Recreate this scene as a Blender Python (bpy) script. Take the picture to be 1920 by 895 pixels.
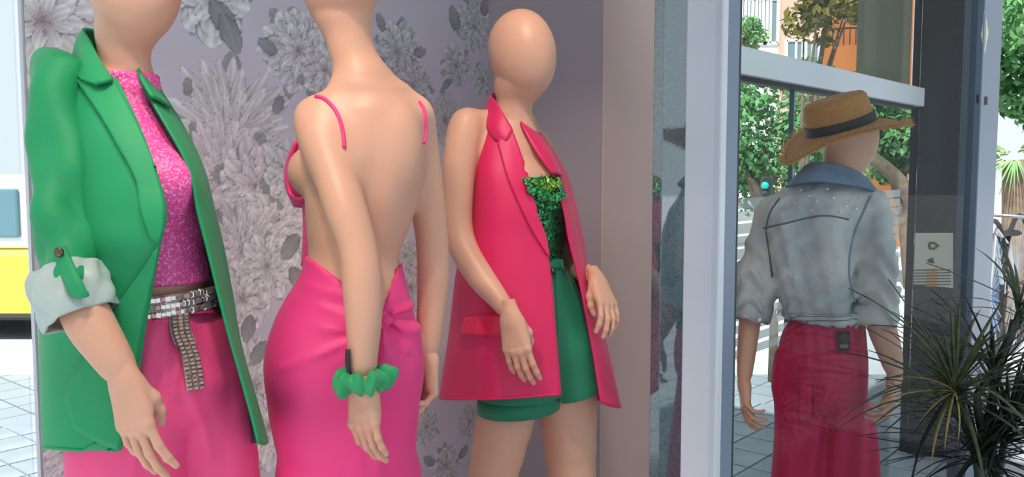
import bpy, bmesh, math, random
import numpy as np
from mathutils import Vector, Matrix
from mathutils.bvhtree import BVHTree

for o in list(bpy.data.objects):
    bpy.data.objects.remove(o)
random.seed(7)
RNG = np.random.RandomState(11)
scene = bpy.context.scene
COL = scene.collection

# ------------------------------------------------------------------ camera
FPX = 1660.0
PITCH = math.radians(4.5)
EYE = 1.5
cam_d = bpy.data.cameras.new('camera')
cam_d.sensor_width = 36.0
cam_d.lens = 36.0 * FPX / 1920.0
cam_d.clip_start = 0.05
cam = bpy.data.objects.new('camera', cam_d)
COL.objects.link(cam)
cam.location = (0, 0, EYE)
cam.rotation_euler = (math.pi / 2 - PITCH, 0, 0)
scene.camera = cam

# ------------------------------------------------------------------ world, sun, exposure
world = bpy.data.worlds.new('sky')
scene.world = world
world.use_nodes = True
bg = world.node_tree.nodes['Background']
bg.inputs['Color'].default_value = (0.86, 0.93, 1.0, 1)
bg.inputs['Strength'].default_value = 1.22
sun_d = bpy.data.lights.new('sun', 'SUN')
sun_d.energy = 9.0
sun_d.angle = math.radians(1.0)
sun_d.color = (1.0, 0.96, 0.9)
sun = bpy.data.objects.new('sun', sun_d)
COL.objects.link(sun)
sun.rotation_euler = (math.radians(40), 0, math.radians(-28))
sun.location = (-3, -6, 9)
vs = scene.view_settings
vs.view_transform = 'Standard'
vs.look = 'None'
vs.gamma = 1.0
vs.use_curve_mapping = False
vs.exposure = -0.2

# ------------------------------------------------------------------ measuring helpers
CP, SP = math.cos(PITCH), math.sin(PITCH)


def W3(px, py, Y):
    """point seen at photo pixel (px, py) whose distance along +Y is Y"""
    dx = (px - 960.0) / FPX
    dz = (447.5 - py) / FPX
    d = np.array([dx, CP + dz * SP, -SP + dz * CP])
    return np.array([0, 0, EYE]) + d * (Y / d[1])


UH = np.array([math.sin(math.radians(40.5)), math.cos(math.radians(40.5))])   # along the shop front
WH = np.array([-UH[1], UH[0]])                                                # into the shop


def S(u, w, z):
    return Vector((UH[0] * u + WH[0] * w, UH[1] * u + WH[1] * w, z))


def u_on_w(px, w):
    """u coordinate of the point of plane w seen in photo column px (at the horizon)"""
    k = (px - 960.0) / FPX / CP
    y = w / (WH[0] * k + WH[1])
    return UH[0] * k * y + UH[1] * y


def lin(c):
    c = np.asarray(c, float)
    return np.where(c <= 0.04045, c / 12.92, ((c + 0.055) / 1.055) ** 2.4)


def rgb(r, g, b):
    return tuple(lin(np.array([r, g, b]) / 255.0))


# ------------------------------------------------------------------ materials
def mat(name, col, rough=0.6, metal=0.0, var=0.0, vscale=20.0, bump=0.0, bscale=200.0, col2=None,
        spec=0.5, sheen=0.0, coat=0.0, ior=1.5, sss=0.0, aniso=(1, 1, 1)):
    m = bpy.data.materials.new(name)
    m.use_nodes = True
    nt = m.node_tree
    b = nt.nodes['Principled BSDF']
    b.inputs['Base Color'].default_value = (*col, 1)
    b.inputs['Roughness'].default_value = rough
    b.inputs['Metallic'].default_value = metal
    b.inputs['Specular IOR Level'].default_value = spec
    b.inputs['IOR'].default_value = ior
    b.inputs['Sheen Weight'].default_value = sheen
    b.inputs['Coat Weight'].default_value = coat
    b.inputs['Coat Roughness'].default_value = 0.05
    if sss:
        b.inputs['Subsurface Weight'].default_value = sss
        b.inputs['Subsurface Radius'].default_value = (0.02, 0.01, 0.006)
    if var or bump:
        tc = nt.nodes.new('ShaderNodeTexCoord')
        mp = nt.nodes.new('ShaderNodeMapping')
        mp.inputs['Scale'].default_value = aniso
        nt.links.new(tc.outputs['Object'], mp.inputs['Vector'])
    if var:
        n = nt.nodes.new('ShaderNodeTexNoise')
        n.inputs['Scale'].default_value = vscale
        n.inputs['Detail'].default_value = 5
        nt.links.new(mp.outputs['Vector'], n.inputs['Vector'])
        r = nt.nodes.new('ShaderNodeValToRGB')
        c2 = col2 if col2 is not None else tuple(max(0, x * (1 - var)) for x in col)
        c1 = col if col2 is not None else tuple(min(1, x * (1 + var)) for x in col)
        r.color_ramp.elements[0].position = 0.3
        r.color_ramp.elements[0].color = (*c2, 1)
        r.color_ramp.elements[1].position = 0.7
        r.color_ramp.elements[1].color = (*c1, 1)
        nt.links.new(n.outputs['Fac'], r.inputs['Fac'])
        nt.links.new(r.outputs['Color'], b.inputs['Base Color'])
    if bump:
        n2 = nt.nodes.new('ShaderNodeTexNoise')
        n2.inputs['Scale'].default_value = bscale
        n2.inputs['Detail'].default_value = 3
        nt.links.new(mp.outputs['Vector'], n2.inputs['Vector'])
        bn = nt.nodes.new('ShaderNodeBump')
        bn.inputs['Strength'].default_value = bump
        bn.inputs['Distance'].default_value = 0.002
        nt.links.new(n2.outputs['Fac'], bn.inputs['Height'])
        nt.links.new(bn.outputs['Normal'], b.inputs['Normal'])
    return m


def sequin_mat(name, dark, light, scale, rough=0.25, metal=0.6, tilt=0.9, lo=0.55):
    """little facets, each with its own shade and its own tilt"""
    m = mat(name, dark, rough, metal)
    nt = m.node_tree
    b = nt.nodes['Principled BSDF']
    tc = nt.nodes.new('ShaderNodeTexCoord')
    v = nt.nodes.new('ShaderNodeTexVoronoi')
    v.inputs['Scale'].default_value = scale
    nt.links.new(tc.outputs['Object'], v.inputs['Vector'])
    sep = nt.nodes.new('ShaderNodeSeparateColor')
    nt.links.new(v.outputs['Color'], sep.inputs['Color'])
    r = nt.nodes.new('ShaderNodeValToRGB')
    r.color_ramp.elements[0].position = lo
    r.color_ramp.elements[0].color = (*dark, 1)
    r.color_ramp.elements[1].position = 0.98
    r.color_ramp.elements[1].color = (*light, 1)
    nt.links.new(sep.outputs['Red'], r.inputs['Fac'])
    nt.links.new(r.outputs['Color'], b.inputs['Base Color'])
    geo = nt.nodes.new('ShaderNodeNewGeometry')
    sub = nt.nodes.new('ShaderNodeVectorMath')
    sub.operation = 'SUBTRACT'
    sub.inputs[1].default_value = (0.5, 0.5, 0.5)
    nt.links.new(v.outputs['Color'], sub.inputs[0])
    sc = nt.nodes.new('ShaderNodeVectorMath')
    sc.operation = 'SCALE'
    sc.inputs['Scale'].default_value = tilt
    nt.links.new(sub.outputs[0], sc.inputs[0])
    ad = nt.nodes.new('ShaderNodeVectorMath')
    nt.links.new(geo.outputs['Normal'], ad.inputs[0])
    nt.links.new(sc.outputs[0], ad.inputs[1])
    nm = nt.nodes.new('ShaderNodeVectorMath')
    nm.operation = 'NORMALIZE'
    nt.links.new(ad.outputs[0], nm.inputs[0])
    nt.links.new(nm.outputs[0], b.inputs['Normal'])
    return m


def glass_mat(name, tint=(0.97, 0.99, 0.985), refl=0.6, ior=1.35):
    m = bpy.data.materials.new(name)
    m.use_nodes = True
    nt = m.node_tree
    nt.nodes.clear()
    out = nt.nodes.new('ShaderNodeOutputMaterial')
    tr = nt.nodes.new('ShaderNodeBsdfTransparent')
    tr.inputs['Color'].default_value = (*tint, 1)
    gl = nt.nodes.new('ShaderNodeBsdfGlossy')
    gl.inputs['Roughness'].default_value = 0.0
    gl.inputs['Color'].default_value = (refl, refl, refl, 1)
    geo = nt.nodes.new('ShaderNodeNewGeometry')
    dot = nt.nodes.new('ShaderNodeVectorMath')
    dot.operation = 'DOT_PRODUCT'
    nt.links.new(geo.outputs['Normal'], dot.inputs[0])
    nt.links.new(geo.outputs['Incoming'], dot.inputs[1])
    ab = nt.nodes.new('ShaderNodeMath')
    ab.operation = 'ABSOLUTE'
    nt.links.new(dot.outputs['Value'], ab.inputs[0])
    om = nt.nodes.new('ShaderNodeMath')
    om.operation = 'SUBTRACT'
    om.inputs[0].default_value = 1.0
    nt.links.new(ab.outputs[0], om.inputs[1])
    pw = nt.nodes.new('ShaderNodeMath')
    pw.operation = 'POWER'
    pw.inputs[1].default_value = 5.0
    nt.links.new(om.outputs[0], pw.inputs[0])
    f0 = ((ior - 1) / (ior + 1)) ** 2
    fr = nt.nodes.new('ShaderNodeMath')
    fr.operation = 'MULTIPLY_ADD'
    fr.inputs[1].default_value = 1 - f0
    fr.inputs[2].default_value = f0
    nt.links.new(pw.outputs[0], fr.inputs[0])
    mx = nt.nodes.new('ShaderNodeMixShader')
    nt.links.new(fr.outputs[0], mx.inputs[0])
    nt.links.new(tr.outputs[0], mx.inputs[1])
    nt.links.new(gl.outputs[0], mx.inputs[2])
    nt.links.new(mx.outputs[0], out.inputs['Surface'])
    return m


def granite_mat(name, dark, light, rough, ior):
    m = mat(name, dark, rough, ior=ior)
    nt = m.node_tree
    b = nt.nodes['Principled BSDF']
    tc = nt.nodes.new('ShaderNodeTexCoord')
    n = nt.nodes.new('ShaderNodeTexNoise')
    n.inputs['Scale'].default_value = 130
    n.inputs['Detail'].default_value = 7
    n.inputs['Roughness'].default_value = 0.75
    nt.links.new(tc.outputs['Object'], n.inputs['Vector'])
    r = nt.nodes.new('ShaderNodeValToRGB')
    r.color_ramp.elements[0].position = 0.42
    r.color_ramp.elements[0].color = (*dark, 1)
    r.color_ramp.elements[1].position = 0.68
    r.color_ramp.elements[1].color = (*light, 1)
    nt.links.new(n.outputs['Fac'], r.inputs['Fac'])
    nt.links.new(r.outputs['Color'], b.inputs['Base Color'])
    return m


M = {}
M['skin'] = mat('mannequin_skin', rgb(211, 160, 135), 0.42, spec=0.35, var=0.02, vscale=6)
M['green'] = mat('green_suiting', rgb(6, 146, 88), 0.62, sheen=0.05, var=0.05, vscale=9, bump=0.15, bscale=900)
M['green_cap'] = mat('green_scrunchie_cloth', rgb(20, 150, 90), 0.6, sheen=0.2)
M['green_short'] = mat('green_shorts_cloth', rgb(0, 118, 84), 0.65, sheen=0.1, var=0.05, vscale=9, bump=0.1, bscale=900)
M['lining'] = mat('dark_lining', rgb(52, 56, 78), 0.5)
M['cuff'] = mat('grey_cuff_lining', rgb(176, 190, 184), 0.45, var=0.06, vscale=30)
M['pink_top'] = sequin_mat('pink_glitter_knit', rgb(242, 74, 160), rgb(255, 165, 215), 330, 0.5, 0.0, 0.35, 0.6)
M['pink_trouser'] = mat('pink_trouser_cloth', rgb(240, 74, 134), 0.6, sheen=0.05, bump=0.1, bscale=900)
M['pink_dress'] = mat('pink_dress_jersey', rgb(236, 54, 130), 0.55, sheen=0.05, bump=0.08, bscale=900)
M['magenta'] = mat('magenta_vest_satin', rgb(214, 14, 88), 0.5, sheen=0.05, var=0.04, vscale=5)
M['magenta_flap'] = mat('magenta_flap_satin', rgb(232, 24, 80), 0.35)
M['crimson'] = mat('crimson_trouser_cloth', rgb(190, 14, 78), 0.7, var=0.08, vscale=8, aniso=(3, 3, 0.4))
M['sequin'] = sequin_mat('green_sequins', rgb(0, 92, 52), rgb(120, 250, 150), 230, 0.22, 0.75, 0.9, 0.4)
M['gold_sequin'] = sequin_mat('green_gold_sequins', rgb(0, 120, 50), rgb(210, 230, 90), 190, 0.2, 0.75, 1.0, 0.3)
M['denim'] = mat('washed_denim', rgb(216, 214, 210), 0.85, var=0.3, vscale=7, bump=0.4, bscale=500,
                 col2=rgb(164, 170, 178))
M['denim_dark'] = mat('dark_denim', rgb(108, 134, 160), 0.85, var=0.2, vscale=18, bump=0.3, bscale=500)
M['denim_seam'] = mat('denim_seam', rgb(92, 88, 92), 0.9)
M['straw'] = mat('straw', rgb(190, 132, 72), 0.8, var=0.15, vscale=60, bump=0.6, bscale=240, aniso=(1, 1, 4))
M['fray'] = mat('frayed_straw', rgb(228, 180, 116), 0.85)
M['black'] = mat('black_ribbon', rgb(22, 20, 24), 0.6)
M['tag'] = mat('dark_tag', rgb(40, 36, 40), 0.5)
M['tagl'] = mat('tag_print', rgb(120, 116, 112), 0.5)
M['rhine'] = mat('rhinestone', rgb(250, 246, 240), 0.08, 0.6)
M['belt'] = mat('silver_setting', rgb(160, 150, 145), 0.3, 0.9)
M['gem'] = mat('clear_gem', rgb(235, 230, 225), 0.08, 0.75)
M['gem_b'] = mat('bronze_gem', rgb(186, 150, 138), 0.15, 0.7)
M['button'] = mat('bronze_button', rgb(110, 92, 78), 0.25, 0.9)
M['alu'] = mat('brushed_aluminium', rgb(196, 200, 208), 0.4, 0.35, var=0.04, vscale=4)
M['alu_b'] = mat('blue_grey_aluminium', rgb(108, 124, 142), 0.4, 0.4, var=0.05, vscale=5)
M['gasket'] = mat('black_gasket', rgb(26, 30, 40), 0.6)
M['wallgrey'] = mat('grey_paint', rgb(176, 165, 172), 0.8, var=0.02, vscale=2)
M['taupe'] = mat('taupe_paint', rgb(238, 206, 196), 0.75, var=0.02, vscale=2)
M['white'] = mat('white_paint', rgb(225, 224, 222), 0.7)
M['glass'] = glass_mat('clear_glass', (.985, .99, .995), refl=0.12, ior=1.2)
M['glass_g'] = glass_mat('greenish_glass', (0.95, 0.985, 0.985), 0.09, 1.2)
M['granite'] = granite_mat('dark_granite', rgb(24, 27, 34), rgb(46, 50, 58), 0.12, 1.5)
M['granite_s'] = granite_mat('polished_grey_granite', rgb(58, 80, 90), rgb(100, 120, 130), 0.03, 2.5)
M['paper'] = mat('notice_paper', rgb(206, 206, 190), 0.7)
M['ink'] = mat('dark_ink', rgb(70, 72, 70), 0.8)
M['ink_o'] = mat('orange_ink', rgb(214, 160, 90), 0.8)
M['leaf'] = mat('tree_leaf', rgb(104, 164, 92), 0.6, var=0.35, vscale=1.6, col2=rgb(40, 100, 54))
M['leaf_b'] = mat('bright_tree_leaf', rgb(166, 204, 140), 0.6, var=0.35, vscale=1.6, col2=rgb(92, 150, 92))
M['leaf_o'] = mat('olive_tree_leaf', rgb(140, 132, 40), 0.6, var=0.4, vscale=1.6, col2=rgb(96, 88, 24))
M['bark'] = mat('bark', rgb(120, 104, 88), 0.9, var=0.3, vscale=14, bump=0.5, bscale=40)
M['drac'] = mat('dracaena_leaf', rgb(74, 88, 46), 0.4, var=0.35, vscale=9, col2=rgb(34, 44, 30))
M['drac_y'] = mat('yellowed_leaf', rgb(168, 146, 82), 0.5, var=0.2, vscale=9)
M['drac_d'] = mat('dark_plant_leaf', rgb(30, 44, 34), 0.4, var=0.3, vscale=9)
M['pave'] = mat('pavement_stone', rgb(150, 158, 166), 0.8, var=0.16, vscale=3.5, bump=0.3, bscale=60)
M['joint'] = mat('pavement_joint', rgb(96, 102, 108), 0.9)
M['road'] = mat('pale_road', rgb(206, 208, 212), 0.9, var=0.06, vscale=3)
M['brick'] = mat('pink_brick', rgb(222, 178, 160), 0.85, var=0.05, vscale=8)
M['cream'] = mat('white_render', rgb(240, 240, 238), 0.85)
M['pane'] = mat('window_pane', rgb(120, 140, 146), 0.1)
M['orange_b'] = mat('orange_render', rgb(188, 110, 50), 0.85, var=0.06, vscale=2)
M['olive_w'] = mat('olive_beige_panel', rgb(150, 146, 122), 0.8, var=0.02, vscale=2)
M['yellow'] = mat('yellow_bodywork', rgb(250, 222, 70), 0.35, coat=0.4)
M['vwhite'] = mat('white_bodywork', rgb(240, 242, 245), 0.35, coat=0.4)
M['rubber'] = mat('black_rubber', rgb(26, 27, 30), 0.7)
M['vglass'] = mat('vehicle_window', rgb(96, 128, 140), 0.08)
M['bin'] = mat('dark_blue_plastic', rgb(58, 82, 112), 0.5)
M['iron'] = mat('dark_iron', rgb(36, 44, 44), 0.5)
M['chrome'] = mat('bicycle_metal', rgb(170, 175, 180), 0.3, 0.8)
M['film'] = mat('frosted_film', rgb(225, 232, 230), 0.9)
M['header'] = mat('pale_aluminium', rgb(236, 240, 246), 0.35, 0.1)
M['terracotta'] = mat('dark_planter', rgb(70, 66, 62), 0.8)
M['teal'] = mat('teal_signal', rgb(20, 190, 170), 0.4)
M['lampm'] = mat('lamp_housing', rgb(230, 230, 230), 0.4)
M['redl'] = mat('red_plastic', rgb(200, 60, 60), 0.4)


# ------------------------------------------------------------------ object helpers
def link(name, me, m=None, parent=None, smooth=False):
    o = bpy.data.objects.new(name, me)
    COL.objects.link(o)
    if m is not None:
        for mm in (m if isinstance(m, (list, tuple)) else [m]):
            me.materials.append(mm)
    if parent is not None:
        o.parent = parent
        if parent.name in INV:
            o.matrix_parent_inverse = INV[parent.name]
    if smooth:
        me.polygons.foreach_set('use_smooth', np.ones(len(me.polygons), bool))
    return o


def from_py(name, v, f, m=None, parent=None, smooth=False):
    me = bpy.data.meshes.new(name)
    me.from_pydata([tuple(map(float, p)) for p in v], [], [tuple(map(int, q)) for q in f])
    me.update()
    return link(name, me, m, parent, smooth)


def tag(o, label=None, cat=None, group=None, kind=None):
    if label:
        o['label'] = label
    if cat:
        o['category'] = cat
    if group:
        o['group'] = group
    if kind:
        o['kind'] = kind
    return o


INV = {}


def empty(name, loc=(0, 0, 0), world=True):
    o = bpy.data.objects.new(name, None)
    COL.objects.link(o)
    o.location = loc
    o.empty_display_size = 0.1
    if world:          # its parts are given in world coordinates
        INV[o.name] = Matrix.Translation(-Vector(loc))
    return o


class Bag:
    """collects simple shapes into one mesh"""

    def __init__(self):
        self.v, self.f = [], []

    def add(self, v, f):
        k = len(self.v)
        self.v += [tuple(map(float, p)) for p in v]
        self.f += [tuple(i + k for i in q) for q in f]
        return self

    def box(self, c, sx, sy, sz, ex=(1, 0, 0), ey=(0, 1, 0), ez=(0, 0, 1)):
        c, ex, ey, ez = map(np.array, (c, ex, ey, ez))
        c = c.astype(float)
        vs_ = []
        for i in (-1, 1):
            for j in (-1, 1):
                for k in (-1, 1):
                    vs_.append(c + ex * i * sx / 2 + ey * j * sy / 2 + ez * k * sz / 2)
        return self.add(vs_, [(0, 1, 3, 2), (4, 6, 7, 5), (0, 4, 5, 1), (2, 3, 7, 6), (0, 2, 6, 4), (1, 5, 7, 3)])

    def sbox(self, u0, u1, w0, w1, z0, z1):
        """box in shop-front coordinates"""
        c = S((u0 + u1) / 2, (w0 + w1) / 2, (z0 + z1) / 2)
        return self.box(c, u1 - u0, w1 - w0, z1 - z0, (UH[0], UH[1], 0), (WH[0], WH[1], 0))

    def tube(self, pts, rad, n=8, flat=None):
        v, f = tube_mesh(pts, rad, n, flat)
        return self.add(v, f)

    def build(self, name, m, parent=None, smooth=False, bevel=0):
        o = from_py(name, self.v, self.f, m, parent, smooth)
        if bevel:
            b = o.modifiers.new('bevel', 'BEVEL')
            b.width = bevel
            b.segments = 2
            b.limit_method = 'ANGLE'
        return o


def cr(pts, n):
    """Catmull-Rom resample of rows of any width to n samples, by chord length of the first three columns"""
    P = np.asarray(pts, float)
    if len(P) == 1:
        return np.repeat(P, n, 0)
    if len(P) == 2:
        t = np.linspace(0, 1, n)[:, None]
        return P[0] * (1 - t) + P[1] * t
    d = np.linalg.norm(np.diff(P[:, :3], axis=0), axis=1) + 1e-9
    s = np.concatenate([[0], np.cumsum(d)])
    s /= s[-1]
    T = np.zeros_like(P)
    for i in range(len(P)):
        a, b = max(i - 1, 0), min(i + 1, len(P) - 1)
        T[i] = (P[b] - P[a]) / (s[b] - s[a])
    q = np.linspace(0, 1, n)
    i = np.clip(np.searchsorted(s, q, side='right') - 1, 0, len(P) - 2)
    h = (s[i + 1] - s[i])[:, None]
    t = ((q - s[i]) / h[:, 0])[:, None]
    return ((2 * t ** 3 - 3 * t ** 2 + 1) * P[i] + (t ** 3 - 2 * t ** 2 + t) * h * T[i]
            + (-2 * t ** 3 + 3 * t ** 2) * P[i + 1] + (t ** 3 - t ** 2) * h * T[i + 1])


def tube_mesh(pts, rad, n=8, flat=None, caps=True, up=None):
    P = np.asarray(pts, float)
    k = len(P)
    R = np.full(k, rad, float) if np.isscalar(rad) else np.asarray(rad, float)
    T = np.gradient(P, axis=0)
    T /= np.linalg.norm(T, axis=1)[:, None] + 1e-12
    a = np.array(up if up is not None else (0, 0, 1.0))
    if abs(a @ T[0]) > 0.95:
        a = np.array([1.0, 0, 0])
    v, f = [], []
    N = a - (a @ T[0]) * T[0]
    for i in range(k):
        N = N - (N @ T[i]) * T[i]
        N /= np.linalg.norm(N) + 1e-12
        B = np.cross(T[i], N)
        for j in range(n):
            th = 2 * math.pi * j / n
            fl = 1.0 if flat is None else flat
            v.append(P[i] + R[i] * (math.cos(th) * N * fl + math.sin(th) * B))
    for i in range(k - 1):
        for j in range(n):
            a0, a1 = i * n + j, i * n + (j + 1) % n
            f.append((a0, a1, a1 + n, a0 + n))
    if caps:
        f.append(tuple(range(n - 1, -1, -1)))
        f.append(tuple((k - 1) * n + j for j in range(n)))
    return v, f


def tube(name, pts, rad, m, parent=None, n=10, flat=None, samples=None, up=None):
    P = np.asarray(pts, float)
    if samples:
        R = np.full(len(P), rad, float) if np.isscalar(rad) else np.asarray(rad, float)
        Q = cr(np.hstack([P, R[:, None]]), samples)
        P, rad = Q[:, :3], Q[:, 3]
    v, f = tube_mesh(P, rad, n, flat, True, up)
    return from_py(name, v, f, m, parent, True)


def grid_faces(n, m_, close=False):
    f = []
    for i in range(n - 1):
        for j in range(m_ - 1):
            f.append((i * m_ + j, i * m_ + j + 1, (i + 1) * m_ + j + 1, (i + 1) * m_ + j))
        if close:
            j = m_ - 1
            f.append((i * m_ + j, i * m_, (i + 1) * m_, (i + 1) * m_ + j))
    return f


def solidify(o, t, offset=0.0, mat_off=0):
    s = o.modifiers.new('thickness', 'SOLIDIFY')
    s.thickness = t
    s.offset = offset
    if mat_off:
        s.material_offset = mat_off
    return o


def patch_pts(cols, n, m_):
    """cloth surface through vertical polylines of (px, py, Y); returns (m_, n, 3) points"""
    C = []
    for c in cols:
        P = np.array([W3(*q) for q in c])
        C.append(cr(P, n))
    C = np.array(C)
    return np.array([cr(C[:, i], m_) for i in range(n)]).transpose(1, 0, 2)


def patch(name, cols, n, m_, t, m, parent=None, disp=None, mat_off=0, flip=False, offset=0.0):
    G = patch_pts(cols, n, m_)
    if disp is not None:
        gu = np.gradient(G, axis=0)
        gv = np.gradient(G, axis=1)
        N = np.cross(gu, gv)
        N /= np.linalg.norm(N, axis=2)[:, :, None] + 1e-12
        uu, vv = np.meshgrid(np.linspace(0, 1, m_), np.linspace(0, 1, n), indexing='ij')
        G = G + N * disp(uu, vv)[:, :, None]
    f = grid_faces(m_, n)
    if flip:
        f = [q[::-1] for q in f]
    o = from_py(name, G.reshape(-1, 3), f, m, parent, True)
    if t:
        solidify(o, t, offset, mat_off)
    return o


def bvh_of(o):
    me = o.data
    return BVHTree.FromPolygons([v.co.copy() for v in me.vertices], [tuple(p.vertices) for p in me.polygons])


ORG = Vector((0, 0, EYE))


def hit(bvh, px, py, off, Yg):
    """surface point of a garment under photo pixel, lifted outwards by off"""
    g = W3(px, py, Yg)
    d = (Vector(g) - ORG).normalized()
    loc, nor, _, _ = bvh.ray_cast(ORG, d)
    if loc is None:
        loc, nor, _, _ = bvh.find_nearest(Vector(g))
    if nor.dot(d) > 0:
        nor = -nor
    return np.array(loc + nor * off)


def drape(name, bvh, cols, n, m_, off, t, m, parent, Yg, disp=None):
    C = np.array([cr(np.array(c, float), n) for c in cols])
    G = np.array([cr(C[:, i], m_) for i in range(n)]).transpose(1, 0, 2)
    V = [hit(bvh, q[0], q[1], off, Yg) for q in G.reshape(-1, 2)]
    if disp is not None:
        uu, vv = np.meshgrid(np.linspace(0, 1, m_), np.linspace(0, 1, n), indexing='ij')
        dd = disp(uu, vv).ravel()
        V = [p + (np.array([0, 0, EYE]) - p) / np.linalg.norm(p - np.array([0, 0, EYE])) * k for p, k in zip(V, dd)]
    o = from_py(name, V, grid_faces(m_, n), m, parent, True)
    solidify(o, t)
    return o


def drape_line(name, bvh, pts, rad, m, parent, Yg, n=30, off=0.0, flat=None):
    P = cr(np.array(pts, float), n)
    V = [hit(bvh, q[0], q[1], off, Yg) for q in P]
    return tube(name, V, rad, m, parent, 6, flat)


# ------------------------------------------------------------------ distance-field sculpting
def surface_nets(F, lo, h):
    nx, ny, nz = F.shape
    ins = F < 0
    s = np.zeros((nx - 1, ny - 1, nz - 1), np.int8)
    for a in (0, 1):
        for b in (0, 1):
            for c in (0, 1):
                s += ins[a:nx - 1 + a, b:ny - 1 + b, c:nz - 1 + c]
    act = (s > 0) & (s < 8)
    I = np.argwhere(act)
    idx = -np.ones(act.shape, np.int32)
    idx[act] = np.arange(len(I))
    pos = np.zeros((len(I), 3))
    cnt = np.zeros(len(I))
    corners = [(a, b, c) for a in (0, 1) for b in (0, 1) for c in (0, 1)]
    for p in corners:
        for ax in range(3):
            if p[ax] == 1:
                continue
            q = list(p)
            q[ax] = 1
            fa = F[I[:, 0] + p[0], I[:, 1] + p[1], I[:, 2] + p[2]].astype(float)
            fb = F[I[:, 0] + q[0], I[:, 1] + q[1], I[:, 2] + q[2]].astype(float)
            m_ = (fa < 0) != (fb < 0)
            t = np.where(m_, fa / np.where(m_, fa - fb, 1), 0)
            e = np.array(p, float)[None, :].repeat(len(I), 0)
            e[:, ax] += t
            pos[m_] += e[m_]
            cnt += m_
    V = (I + pos / cnt[:, None]) * h + lo
    Q = []
    for ax in range(3):
        sl0 = [slice(1, None)] * 3
        a = [slice(1, -1)] * 3
        b = [slice(1, -1)] * 3
        a[ax] = slice(0, -1)
        b[ax] = slice(1, None)
        ia, ib = ins[tuple(a)], ins[tuple(b)]
        E = np.argwhere(ia != ib)
        if not len(E):
            continue
        sg = ia[tuple(E.T)]
        off = np.array([1, 1, 1])
        off[ax] = 0
        B = E + off
        o1, o2 = [(1, 2), (2, 0), (0, 1)][ax]

        def cell(d1, d2):
            c = B.copy()
            c[:, o1] -= d1
            c[:, o2] -= d2
            return idx[tuple(c.T)]
        q = np.stack([cell(1, 1), cell(0, 1), cell(0, 0), cell(1, 0)], 1)
        q[~sg] = q[~sg][:, ::-1]
        Q.append(q)
    Q = np.concatenate(Q)
    Q = Q[(Q >= 0).all(1)]
    return V, Q


def mesh_np(name, V, Q, m, parent, smooth_it=2):
    me = bpy.data.meshes.new(name)
    me.vertices.add(len(V))
    me.vertices.foreach_set('co', V.astype(np.float32).ravel())
    me.loops.add(Q.size)
    me.loops.foreach_set('vertex_index', Q.astype(np.int32).ravel())
    me.polygons.add(len(Q))
    me.polygons.foreach_set('loop_start', np.arange(0, Q.size, 4, dtype=np.int32))
    me.update(calc_edges=True)
    me.validate()
    o = link(name, me, m, parent, True)
    if smooth_it:
        # a few rounds of averaging straight on the vertices
        E = np.concatenate([Q[:, [0, 1]], Q[:, [1, 2]], Q[:, [2, 3]], Q[:, [3, 0]]])
        P = V.copy()
        for _ in range(smooth_it):
            A = np.zeros_like(P)
            n = np.zeros(len(P))
            for a, b in ((0, 1), (1, 0)):
                for c in range(3):
                    A[:, c] += np.bincount(E[:, a], P[E[:, b], c], len(P))
                n += np.bincount(E[:, a], minlength=len(P))
            P = 0.5 * P + 0.5 * A / np.maximum(n, 1)[:, None]
        me.vertices.foreach_set('co', P.astype(np.float32).ravel())
        me.update()
    return o


def smin(a, b, k):
    if k <= 0:
        return np.minimum(a, b)
    h = np.maximum(k - np.abs(a - b), 0) / k
    return np.minimum(a, b) - h * h * k * 0.25


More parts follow.
